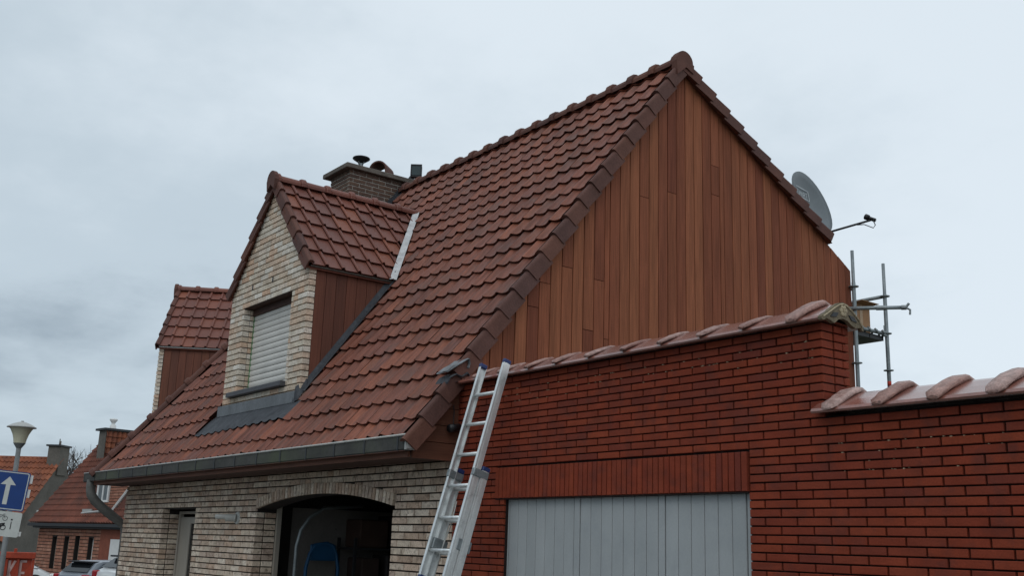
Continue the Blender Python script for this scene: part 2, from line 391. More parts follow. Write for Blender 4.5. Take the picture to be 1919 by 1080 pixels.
M_ASPH = mat('asphalt', [(.055, .055, .057)], nscale=(.8, .8, .8), namt=.25, fscale=50, famt=.3, rough=.9, bump=.3, per_piece=False)
M_PAVE = mat('concrete_pavers', [(.27, .255, .235)], nscale=(2, 2, 2), namt=.25, fscale=40, famt=.2, rough=.9, bump=.3, per_piece=False)
M_GREEN = mat('green_guide', [(.10, .22, .10)], namt=.15, fscale=50, famt=.1, rough=.5, bump=0, per_piece=False)

# ------------------------------------------------------------------ brick laying
_bm = {}
def brick_mesh(w, h, d, m, tagname):
    key = (math.ceil(w * 400 - .01), round(h * 1000), round(d * 100), tagname, random.randrange(3))
    if key in _bm: return _bm[key]
    w = key[0] / 400
    c = 0.0035
    j = lambda: random.uniform(-.0016, .0016)
    fr = [(c + j(), j() * .6, c + j()), (w - c + j(), j() * .6, c + j()), (w - c + j(), j() * .6, h - c + j()), (c + j(), j() * .6, h - c + j())]
    md = [(0, c, 0), (w, c, 0), (w, c, h), (0, c, h)]
    bk = [(0, d, 0), (w, d, 0), (w, d, h), (0, d, h)]
    b = MB(); b.add(fr + md + bk, [(0, 1, 2, 3)] + [(i, i + 4, (i + 1) % 4 + 4, (i + 1) % 4) for i in range(4)] + [(i + 4, i + 8, (i + 1) % 4 + 8, (i + 1) % 4 + 4) for i in range(4)])
    me = b.mesh('brick', m); _bm[key] = me
    return me

def lay(origin, u, n, courses, intervals, L, H, jx, jz, depth, m, tagname, anchor=0.0, z0=0.0, T=None, mix=0.0, minlen=0.03):
    """running-bond bricks on the plane through origin with horizontal axis u and outward normal n"""
    u = Vector(u); n = Vector(n); z = Vector((0, 0, 1)); out = []
    for k in courses:
        zb = z0 + k * H
        for (a, b) in intervals(zb + H / 2):
            off = anchor + (L / 2 if k % 2 else 0.0) + (random.uniform(-.02, .02) if mix else 0)
            i = math.floor((a - off) / L); x = off + i * L
            cuts = []
            while x < b:
                cuts.append(x)
                if mix and rnd() < mix: cuts.append(x + L / 2)
                x += L
            cuts = [a] + [c for c in cuts if a + minlen < c < b - minlen] + [b]
            for p, q in zip(cuts[:-1], cuts[1:]):
                w = q - p - (jx if q < b - 1e-6 or True else 0)
                if w < .012: continue
                me = brick_mesh(w, H - jz, depth, m, tagname)
                o = Vector(origin) + u * (p + jx / 2) + z * (zb + jz / 2) + n * random.uniform(-.0015, .0015)
                a_ = random.uniform(-.002, .002)
                M = frame(u + z * a_, -n, z - u * a_, o)
                c = o + u * w / 2 + z * H / 2
                nn = n
                if T is not None:
                    M = T @ M; c = T @ c; nn = T.to_3x3() @ n
                out.append((me, M, w * H, c, nn))
    return out

# ------------------------------------------------------------------ tile meshes
PW, GA = 0.215, 0.2635
K_WAVE = [(0, .024), (.05, .023), (.11, .017), (.19, .008), (.28, .000), (.38, -.005), (.50, -.007), (.62, -.005), (.74, .000), (.84, .007), (.92, .016), (.97, .022), (1, .024)]
U_WAVE = [q[0] for q in K_WAVE]
K_FLAT = [(0, .016), (.03, .030), (.10, .034), (.17, .028), (.22, .008), (.26, .001), (.9, .001), (1, .003)]
U_FLAT = [q[0] for q in K_FLAT]
def prof(u, k=K_WAVE):
    for (a, ha), (b, hb) in zip(k[:-1], k[1:]):
        if u <= b: return ha + (hb - ha) * (u - a) / (b - a)
    return k[-1][1]
def tile_mesh(m, w=PW, ln=.31, seed=0, ks=K_WAVE, us=U_WAVE, tilt=.034):
    rr = random.Random(seed)
    b = MB(); vs_ = []
    n = len(us)
    for y, dz in ((0.0, tilt), (ln, 0.0)):
        for q in us: vs_.append((q * w * 1.012, y + (rr.uniform(-.003, .003) if y == 0 else 0), prof(q, ks) + dz))
    for q in us: vs_.append((q * w * 1.012, .004, prof(q, ks) + tilt - .015))
    fs_ = []
    for i in range(n - 1):
        fs_.append((i, i + 1, n + i + 1, n + i)); fs_.append((2 * n + i, 2 * n + i + 1, i + 1, i))
    b.add(vs_, fs_)
    return b.mesh('roof_tile', m, smooth=False)
def ridge_mesh(m, r=.088, ln=.375, rc=.118, lc=.10, n=9, d0=.0):
    """half-round ridge tile along +x, collar at the x = 0 end, open below"""
    b = MB(); vs_ = []; fs_ = []
    prof_ = [(0, rc - .012), (.015, rc), (lc - .02, rc), (lc, r + .004), (lc + .01, r), (ln, r * .96)]
    for (x, q) in prof_:
        for k in range(n):
            a = pi * (-.08 + 1.16 * k / (n - 1)); vs_.append((x, q * cos(a), q * sin(a)))
    for i in range(len(prof_) - 1):
        for k in range(n - 1): fs_.append((i * n + k, i * n + k + 1, (i + 1) * n + k + 1, (i + 1) * n + k))
    fs_.append(tuple(range(n - 1, -1, -1)))
    b.add(vs_, fs_)
    me = b.mesh('ridge_tile', m); return me
def verge_mesh(m, g=GA, drop=.125, inn=.10):
    """L-shaped verge tile: x outward, y up the slope, z normal; the leaf is at x = 0"""
    sec = [(-inn, .012), (-.04, .034), (-.018, .032), (-.004, .020), (0, .004), (0, -drop), (-.018, -drop), (-.018, .0), (-inn, -.006)]
    b = MB(); n = len(sec); vs_ = []
    for y, dz, s in ((0, .034, .012), (g + .025, 0, 0)):
        for (x, z) in sec: vs_.append((x + s, y, z + dz))
    fs_ = [tuple(range(n)), tuple(range(2 * n - 1, n - 1, -1))] + [(i, n + i, n + (i + 1) % n, (i + 1) % n) for i in range(n)]
    b.add(vs_, fs_)
    return b.mesh('verge_tile', m)

# ================================================================== GROUND (setting)
def gz(x): return 0.0 if x > -18 else max(-.85, .03 * (x + 18))
b = MB(); xs = [-420, -120, -60, -46.4, -30, -18, 0, 20, 60, 200]
for x0, x1 in zip(xs[:-1], xs[1:]):
    b.quad((x0, -250, gz(x0) - .03), (x1, -250, gz(x1) - .03), (x1, 400, gz(x1) - .03), (x0, 400, gz(x0) - .03))
b.build('ground', M_GROUND, kind='structure')
b = MB(); xs = [-120, -60, -46.4, -30, -18, 0, 20, 60]
for x0, x1 in zip(xs[:-1], xs[1:]):
    b.quad((x0, -6, gz(x0) - .02), (x1, -6, gz(x1) - .02), (x1, 2.2 + (11 if x1 <= -18 else 0), gz(x1) - .02), (x0, 2.2 + (11 if x1 <= -18 else 0), gz(x0) - .02))
b.build('road', M_ASPH, kind='structure')
b = MB(); b.box(-18, 12, 2.2, 5.19, -.12, .10); b.build('pavement', M_PAVE, kind='structure')

# ================================================================== MAIN HOUSE
S = 1.368; ANG = math.atan(S); RB = -3.90           # front roof pan plane z = S*y + RB
SB, YR, ZR = -.588, 7.98, 7.017                     # back slope
def zf(y): return S * y + RB
def zback(y): return ZR + SB * (y - YR)
XG = -7.68                                         # face of the gable cladding
house = thing('brick_house', (-12, 8, 0), 'pale brick house with steep brown tiled roof, timber clad gable and shuttered dormer', 'house')

# --- walls (mortar cores) and room
def wall_with_holes(b, y0, y1, x0, x1, z0, z1, holes):
    xs_ = sorted({x0, x1, *[h[0] for h in holes], *[h[1] for h in holes]})
    for a, c in zip(xs_[:-1], xs_[1:]):
        hs = [h for h in holes if h[0] <= a + 1e-6 and h[1] >= c - 1e-6]
        z = z0
        for h in sorted(hs, key=lambda h: h[2]):
            if h[2] > z: b.box(a, c, y0, y1, z, h[2])
            z = max(z, h[3])
        if z < z1: b.box(a, c, y0, y1, z, z1)
OPL, OPR, OPZ = -11.76, -8.71, 2.01                # garage opening, springing height
WL, WR, WZ = -14.90, -13.68, 2.035                 # narrow window
ARC_R = (1.525 ** 2 + .14 ** 2) / (2 * .14); ARC_X = (OPL + OPR) / 2; ARC_Z = OPZ + .14 - ARC_R
def arc_z(x, r=ARC_R): return ARC_Z + sqrt(max(r * r - (x - ARC_X) ** 2, 0))
b = MB()
wall_with_holes(b, 5.225, 5.44, -16.585, -7.72, 0, 2.45, [(WL - .02, WR + .02, .5, WZ), (OPL - .02, OPR + .02, 0, 2.17)])
# arch infill between the springing and the crown
nseg = 16
for i in range(nseg):
    xa = OPL + (OPR - OPL) * i / nseg; xb = OPL + (OPR - OPL) * (i + 1) / nseg
    b.prism([(xa, 5.225, arc_z(xa)), (xb, 5.225, arc_z(xb)), (xb, 5.225, 2.172), (xa, 5.225, 2.172)], (0, .215, 0))
facade = b.build('facade_wall', M_MORTAR, house)
b = MB()
b.box(-16.585, -16.40, 5.442, 10.98, 0, 2.45)       # left end wall
b.box(-16.585, -7.72, 10.80, 10.98, 0, 5.1)         # back wall
b.prism([(-7.72, 5.442, 0), (-7.72, 10.79, 0), (-7.72, 10.79, zback(10.79) - .08), (-7.72, YR, ZR - .10), (-7.72, 5.442, zf(5.442) - .10)], (-.16, 0, 0))
side = b.build('side_wall', M_MORTAR, house)
b = MB()                                           # garage room seen through the arch
b.box(-12.30, -12.20, 5.445, 10.2, 0, 2.36); b.box(-12.2, -8.0, 10.1, 10.2, 0, 2.36)
b.build('interior_wall', M_ROOM, house)
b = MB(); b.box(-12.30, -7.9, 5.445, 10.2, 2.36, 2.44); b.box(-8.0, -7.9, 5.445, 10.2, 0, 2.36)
b.box(-12.196, -12.15, 5.445, 5.84, 0, 2.36); b.box(-12.196, -12.17, 5.84, 10.1, 2.06, 2.36)  # dark strips on the side wall: shade near the opening and overhead, painted
b.build('garage_ceiling_and_shade', M_ROOMD, house)
b = MB(); b.box(-12.3, -7.9, 5.2, 10.2, -.02, .11); b.build('garage_floor', M_CONC, house)
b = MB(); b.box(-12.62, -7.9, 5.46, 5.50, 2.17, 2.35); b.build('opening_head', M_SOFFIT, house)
b = MB(); b.box(OPL, OPL + .045, 5.45, 5.50, .1, 2.16); b.build('door_frame', M_FRAME, house)
b = MB()
b.tube([(-11.60, 5.66, .2), (-11.60, 5.66, 1.60), (-11.60, 5.70, 1.78), (-11.60, 5.80, 1.93), (-11.60, 5.98, 2.05), (-11.60, 6.5, 2.10)], .022, 8)
b.build('door_track', M_GALV, house, smooth=True)

# --- facade bricks
FH, FL = .0688, .2465
def fac_int(z):
    iv = [(-16.60, -7.70)]
    def cut(iv, a, c):
        o = []
        for p, q in iv:
            if c <= p or a >= q: o.append((p, q)); continue
            if a > p: o.append((p, a))
            if c < q: o.append((c, q))
        return o
    if .5 < z < WZ: iv = cut(iv, WL, WR)
    r = ARC_R + .100
    if z < OPZ - .005: iv = cut(iv, OPL, OPR)
    elif z < ARC_Z + r:
        hw = sqrt(max(r * r - (z - ARC_Z) ** 2, 0)); hw = min(hw, 1.56)
        iv = cut(iv, ARC_X - hw, ARC_X + hw)
    return iv
pcs = lay((0, 5.2, 0), (1, 0, 0), (0, -1, 0), range(9, 36), fac_int, FL, FH, .014,   .0135, .10, M_FBRICK, 'fac', anchor=-8.337, z0=-.02, mix=.12)
# reveals (left jamb of window and of the garage opening, both face +x)
for X, ya, yb, zt in ((WL, 5.31, 5.45, WZ), (OPL, 5.31, 5.45, OPZ)):
    pcs += lay((X, 0, 0), (0, 1, 0), (1, 0, 0), range(9, int((zt + .02) / FH)), lambda z: [(ya, yb)], .30, FH, .008, .0125, .09, M_FBRICK, 'rev', anchor=5.0, z0=-.02)
emit('brick', pcs, M_FBRICK, facade)
pcs = []
nb_ = 45
for i in range(nb_):
    a = (i + .5) / nb_; half = math.asin(1.535 / ARC_R); th = -half + 2 * half * a
    wdt = 2 * half * ARC_R / nb_ - .020
    rad = Vector((sin(th), 0, cos(th))); tan_ = Vector((cos(th), 0, -sin(th)))
    o = Vector((ARC_X, 5.188, ARC_Z)) + rad * (ARC_R + .002) - tan_ * wdt / 2
    me = brick_mesh(wdt, .112, .22, M_FBRICK, 'arch%d' % (i % 2))
    M = frame(tan_, (0, 1, 0), rad, o)
    pcs.append((me, M, .01, o, Vector((0, -1, 0))))
emit('arch_brick', pcs, M_FBRICK, facade)

# --- narrow window
b = MB()
for (x0, x1, z0, z1) in ((WL + .01, WL + .05, .52, WZ - .02), (WL + .05, WR - .05, WZ - .06, WZ - .02), (WR - .05, WR - .01, .52, WZ - .02), (WL + .05, WR - .05, .52, .57)):
    b.cbox(x0, x1, 5.43, 5.49, z0, z1, .006)
wf = b.build('window', M_FRAME, house)
b = MB()
for (x0, x1, z0, z1) in ((WL + .055, WL + .42, .58, WZ - .10), (WL + .42, WR - .055, WZ - .19, WZ - .10), (WR - .12, WR - .055, .58, WZ - .19)):
    b.cbox(x0, x1, 5.45, 5.50, z0, z1, .006)
b.build('window_sash', M_FRAME, wf)
b = MB(); b.box(WL + .42, WR - .12, 5.47, 5.48, .58, WZ - .19); b.build('pane', M_GLASS, wf)

# --- eaves: soffit, fascia, box end
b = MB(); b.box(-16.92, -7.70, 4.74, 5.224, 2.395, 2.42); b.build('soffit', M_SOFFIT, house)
b = MB(); b.box(-16.92, -7.70, 4.715, 4.738, 2.38, 2.56); b.build('fascia_board', M_WOODH, house)
z = 2.375
while z < 3.05:
    z1 = min(z + .150, 3.06)
    yl0 = max((z + 4.00) / S - .03, 4.75); yl1 = max((z1 + 4.00) / S - .03, 4.75)
    if yl0 < 5.185:
        b = MB(); yl1 = min(yl1, 5.185)
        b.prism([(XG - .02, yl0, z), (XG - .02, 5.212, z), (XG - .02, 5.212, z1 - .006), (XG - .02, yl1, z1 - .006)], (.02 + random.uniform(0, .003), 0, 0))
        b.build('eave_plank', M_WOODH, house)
    z += .150

# --- gable cladding
def ztop(y): return min(zf(y) - .07, zback(y) - .045)
b = MB(); b.prism([(-7.712, 5.46, 2.6), (-7.712, 11.04, 2.6), (-7.712, 11.04, zback(11.04) - .06), (-7.712, YR, ZR - .09), (-7.712, 5.46, zf(5.46) - .09)], (.008, 0, 0))
gable = b.build('gable_backing', M_DARK, house)
y = 5.24; k = 0
while y < 11.025:
    w = .1385 if rnd() > .07 else .07
    y1 = min(y + w, 11.035)
    yb_ = y1 - .0085
    zl = 2.62 if y > 9.5 else 3.0
    cuts = [zl]
    zz_ = ztop((y + y1) / 2)
    r_ = rnd()
    if r_ < .26:
        c1 = random.uniform(zl + .4, zz_ - .25) if zz_ - zl > .9 else None
        if c1: cuts.append(c1)
    if r_ < .12 and zz_ - zl > 2.2: cuts.append(random.uniform(zl + 2, zz_ - .1))
    cuts = sorted(cuts)
    for i, c in enumerate(cuts):
        last = i == len(cuts) - 1
        t = .020 + random.uniform(0, .0035)
        b = MB(); X0 = XG - .022; X1 = X0 + t; ch = .003
        za, zb = (ztop(y), ztop(yb_)) if last else (cuts[i + 1] - .004, cuts[i + 1] - .004)
        if last and y < YR < yb_: za = zb = ztop(YR) - .05
        b.add([(X0, y, c), (X0, yb_, c), (X0, yb_, zb), (X0, y, za), (X1, y + ch, c + .001), (X1, yb_ - ch, c + .001), (X1, yb_ - ch, zb - .001), (X1, y + ch, za - .001),
               (X1 - ch, y, c), (X1 - ch, yb_, c), (X1 - ch, yb_, zb), (X1 - ch, y, za)],
              [(4, 5, 6, 7), (8, 9, 5, 4), (9, 10, 6, 5), (10, 11, 7, 6), (11, 8, 4, 7), (0, 1, 9, 8), (1, 2, 10, 9), (2, 3, 11, 10), (3, 0, 8, 11)])
        b.build('plank', M_WOOD, gable)
    y = y1

# --- roof deck
b = MB()
HX0, HX1 = -16.52, -14.20                          # hip line at the eave and at the ridge
HY0 = 4.66
b.add([(-7.66, HY0, zf(HY0) - .05), (HX0, HY0, zf(HY0) - .05), (HX1, YR, ZR - .05), (-7.66, YR, ZR - .05)], [(0, 3, 2, 1)])
b.add([(-7.62, YR, ZR - .03), (HX1, YR, ZR - .03), (-14.9, 11.0, zback(11.0) - .03), (-7.62, 10.6, zback(10.6) - .03)], [(0, 1, 2, 3)])
b.add([(HX0, HY0, zf(HY0) - .05), (-16.55, 11.0, 2.52), (-14.9, 11, zback(11) - .03), (HX1, YR, ZR - .05)], [(0, 1, 2), (0, 2, 3)])
roof = b.build('roof', M_TILE, house)
def hipx(y): return HX0 + (HX1 - HX0) * (y - HY0) / (YR - HY0)
DX0, DX1, DYF, DXC, DZ, DK = -13.14, -10.89, 5.20, -12.02, 6.09, 1.14
DEZ = 4.765                                        # dormer eave height
def zdorm(x): return DZ - DK * abs(x - DXC)
tm = [tile_mesh(M_TILE, seed=i) for i in range(4)]
cs, sn = cos(ANG), sin(ANG)
yv, nv = Vector((0, cs, sn)), Vector((0, -sn, cs))
pcs = []
rows = 22
for r in range(rows):
    yy = 4.675 + r * GA * cs
    if yy > YR - .02: break
    if r == 0: yy = 4.715
    ln = .31 if yy + .31 * cs < YR - .01 else (YR - .01 - yy) / cs
    if r == 0: ln = .27
    x = -7.70 - PW
    while x > hipx(yy) - .1:
        xc_ = x + PW / 2; yc_ = yy + .12 * cs
        ins = False
        if DX0 - .05 < xc_ < DX1 + .04:
            top = min(zdorm(xc_), 9)
            if yc_ > DYF - .02 and (zf(yc_) < top - .12): ins = True
        if -14.25 < xc_ < -13.62 and yc_ > 7.15: ins = True
        if DX0 - .13 < xc_ < DX1 + .10 and 4.95 < yy < DYF: ins = True
        if x < hipx(yy + .15): ins = True
        if not ins:
            dy_ = random.uniform(-.005, .005) + .006 * sin(x * 2.1 + r * 1.7)
            o = Vector((x + random.uniform(-.003, .003), yy + dy_, zf(yy + dy_) + random.uniform(0, .006)))
            tw = random.uniform(-.012, .012)
            M = frame(Vector((1, 0, 0)) + yv * tw, yv - Vector((1, 0, 0)) * tw, nv, o)
            if ln < .305: M = M @ Matrix.Diagonal((1, ln / .31, 1, 1))
            pcs.append((random.choice(tm), M, PW * GA, o + Vector((PW / 2, 0, 0)) + yv * .12, nv))
        x -= PW
emit('roof_tile', pcs, M_TILE, roof)
vm_ = verge_mesh(M_VERGE)
for r in range(21):
    yy = 4.655 + r * GA * cs
    o = bpy.data.objects.new('verge_tile', vm_)
    link(o, roof, frame(Vector((1, 0, 0)) + yv * random.uniform(-.012, .012), yv, nv, (-7.605 + random.uniform(-.003, .003), yy + random.uniform(-.004, .004), zf(yy) + .012 + random.uniform(0, .005))))
AB = math.atan(-SB); yvb, nvb = Vector((0, -cos(AB), sin(AB))), Vector((0, sin(AB), cos(AB)))
vmb = verge_mesh(M_VERGE, g=.27, drop=.11)
for r in range(11):
    yy = 10.58 - r * .27 * cos(AB)
    if yy < 8.0: break
    o = bpy.data.objects.new('verge_tile', vmb)
    link(o, roof, frame((1, 0, 0), yvb, nvb, (-7.60, yy, zback(yy) + .03)))
rm = ridge_mesh(M_VERGE)
for i in range(18):
    x = -7.62 - i * .3625
    if x < -13.6: break
    o = bpy.data.objects.new('ridge_tile', rm)
    link(o, roof, frame((-1, 0, 0), (0, -1, 0), (0, 0, 1), (x, YR, ZR + .012 + random.uniform(-.004, .004))))
hd = Vector((HX1 - HX0, YR - HY0, ZR - zf(HY0))).normalized()
hn = Vector((0, -sn, cs)); hn = (hn + Vector((-.75, 0, .35))).normalized(); hn = (hn - hd * hn.dot(hd)).normalized(); hs = hn.cross(hd)
rmh = ridge_mesh(M_VERGE, r=.082, rc=.108, ln=.39)
for i in range(15):
    p = Vector((HX0, HY0, zf(HY0))) + hd * (i * .378 + .02) + hn * .015
    if p.y > YR - .2: break
    o = bpy.data.objects.new('hip_tile', rmh)
    link(o, roof, frame(hd, hs, hn, p))
# end piece of the ridge at the gable
b = MB()
pts = [(-.115, -.17), (-.132, .0)] + [(-.128 * cos(pi * k / 10), .01 + .128 * sin(pi * k / 10)) for k in range(11)] + [(.145, .0), (.135, -.10), (0.02, -.05)]
b.prism([(-7.665, YR + p[0], ZR + p[1] + .0) for p in pts], (.085, 0, 0))
b.build('ridge_end_tile', M_VERGE, roof)

# --- gutter
GY, GZ = 4.65, 2.565
b = MB()
b.box(-16.97, -7.64, GY + .003, GY + .012, GZ - .125, GZ - .012)
b.box(-16.97, -7.64, GY + .012, GY + .075, GZ - .135, GZ - .124)
gut = b.build('gutter', M_ZINC, house)
b = MB(); b.tube([(-16.98, GY, GZ - .006), (-7.635, GY, GZ - .006)], .0095, 8); b.build('gutter_rim', M_ZINCL, gut, smooth=True)
for x in [-7.78, -8.35, -8.92, -9.50, -10.08, -10.66, -11.24, -11.82, -12.4, -12.98, -13.56, -14.14, -14.72, -15.3, -15.88, -16.46]:
    b = MB(); b.box(x, x + .022, GY - .003, GY + .010, GZ - .130, GZ - .005); b.build('gutter_bracket', M_DARK, gut)
b = MB(); b.box(-7.645, -7.622, GY - .006, GY + .10, GZ - .132, GZ - .004); b.box(-7.622, -7.612, GY + .004, GY + .09, GZ - .122, GZ - .02)
b.build('gutter_end_cap', M_ZINCL, gut)
b = MB(); b.box(-16.985, -16.96, GY, GY + .1, GZ - .13, GZ); b.build('gutter_end_cap', M_ZINC, gut)
b = MB()
b.tube([(-16.72, 4.70, 2.46), (-16.72, 4.70, 2.32), (-16.71, 4.715, 2.24), (-16.70, 4.78, 2.15), (-16.69, 4.90, 2.05), (-16.68, 5.04, 1.95), (-16.67, 5.17, 1.86), (-16.665, 5.24, 1.78), (-16.665, 5.25, 1.68), (-16.665, 5.25, .1)],
       [.07] * 6 + [.065, .05, .045, .045], 12)
b.build('downpipe', M_PIPE, house, smooth=True)

# --- lead pieces where the garden wall meets the verge
def bent_sheet(pts, x0, x1, seed):
    rr = random.Random(seed); b = MB(); n = len(pts); k = 5; vs_ = []
    for t in (0.0, .009):
        for i in range(k):
            for (y_, z_) in pts: vs_.append((x0 + (x1 - x0) * i / (k - 1) + rr.uniform(-.006, .006), y_ + rr.uniform(-.007, .007), z_ + t + rr.uniform(-.008, .008)))
    g = lambda t, i, j: t * k * n + i * n + j
    fs_ = []
    for i in range(k - 1):
        for j in range(n - 1): fs_ += [(g(0, i, j), g(0, i + 1, j), g(0, i + 1, j + 1), g(0, i, j + 1)), (g(1, i, j), g(1, i, j + 1), g(1, i + 1, j + 1), g(1, i + 1, j))]
        for j in (0, n - 1): fs_.append((g(0, i, j), g(1, i, j), g(1, i + 1, j), g(0, i + 1, j)))
    for i in (0, k - 1):
        for j in range(n - 1): fs_.append((g(0, i, j), g(0, i, j + 1), g(1, i, j + 1), g(1, i, j)))
    return b.add(vs_, fs_)
b = bent_sheet([(4.99, 3.125), (5.05, 3.175), (5.12, 3.215), (5.18, 3.255), (5.215, 3.27), (5.225, 3.215), (5.21, 3.185)], -7.565, -7.74, 3)
b.build('lead_flashing', M_LEAD2, roof)
b = bent_sheet([(4.995, 3.03), (5.03, 3.085), (5.09, 3.115), (5.15, 3.10), (5.21, 3.145), (5.25, 3.105), (5.24, 3.06), (5.10, 3.045)], -7.57, -7.76, 8)
b.build('lead_flashing', M_LEAD, roof)

# --- chimney
CX0, CX1, CY0, CY1 = -14.27, -13.65, 7.05, 8.30
b = MB(); b.box(CX0 + .01, CX1 - .01, CY0 + .01, CY1, 5.4, 7.19); chim = b.build('chimney', M_CHIMM, house)
pcs = lay((CX1, 0, 0), (0, 1, 0), (1, 0, 0), range(0, 20), lambda z: [(CY0, CY1)], .225, .062, .016, .016, .05, M_CHIM, 'ch', anchor=.03, z0=5.95)
pcs += lay((0, CY0, 0), (1, 0, 0), (0, -1, 0), range(0, 20), lambda z: [(CX0, CX1 - .05)], .225, .062, .016, .016, .05, M_CHIM, 'ch', anchor=.1, z0=5.95)
emit('brick', pcs, M_CHIM, chim)
b = MB(); b.cbox(CX0 - .10, CX1 + .075, CY0 - .095, CY1 + .03, 7.19, 7.265, .008); b.build('chimney_cap', M_CONC, chim)
b = MB(); T_ = Matrix.Translation((-13.84, 7.33, 7.265)) @ Matrix.Diagonal((.95, .95, 1.25, 1))
b.lathe([(.035, 0), (.035, .10), (.034, .11)], 14, T_)
for k in range(4):
    a = k * pi / 2 + .4; b.tube([(-13.84 + .034 * cos(a), 7.33 + .034 * sin(a), 7.37), (-13.84 + .07 * cos(a), 7.33 + .07 * sin(a), 7.45)], .006, 5)
cowl = b.build('chimney_cowl', M_GALV, chim, smooth=True)
b = MB(); b.lathe([(0.0, .115), (.05, .118), (.14, .165), (.145, .172), (.14, .18), (.08, .198), (0, .205)], 22, T_); b.build('cowl_hood', M_BLACK, cowl, smooth=True)
b = MB(); vs_ = []; n = 13
for (y_, r_) in ((7.52, .145), (7.52, .120), (7.84, .145), (7.84, .120)):
    for k in range(n): a = pi * k / (n - 1); vs_.append((-13.80 + r_ * cos(a), y_, 7.262 + (.0 if a in (0, pi) else .07) + r_ * sin(a) * .95))
MR = Matrix.Translation((-13.80, 7.68, 0)) @ Matrix.Rotation(radians(38), 4, 'Z') @ Matrix.Translation((13.80, -7.68, 0))
fs_ = []
for k in range(n - 1):
    fs_ += [(k, k + 1, 2 * n + k + 1, 2 * n + k), (n + k, 3 * n + k, 3 * n + k + 1, n + k + 1), (k, n + k, n + k + 1, k + 1)]
b.add([tuple(MR @ Vector(p)) for p in vs_], fs_); b.build('clay_hood', M_VERGE, chim)
# lead up the side of the chimney (stepped)
b = MB()
for i in range(5):
    ya = 7.16 + i * .20; yb2 = ya + .215
    b.prism([(CX1 + .012, ya, zf(ya) - .05), (CX1 + .012, yb2, zf(yb2) - .05), (CX1 + .012, yb2, zf(yb2) + .16), (CX1 + .012, ya, zf(ya) + .13)], (.012 + .003 * (i % 2), 0, 0))
ya, yb2 = 6.98, YR
b.add([(CX1, ya, zf(ya) + .05), (CX1 + .12, ya, zf(ya) + .06), (CX1 + .12, yb2, zf(yb2) + .06), (CX1, yb2, zf(yb2) + .05)], [(0, 1, 2, 3)])
b.build('chimney_flashing', M_LEAD, chim)

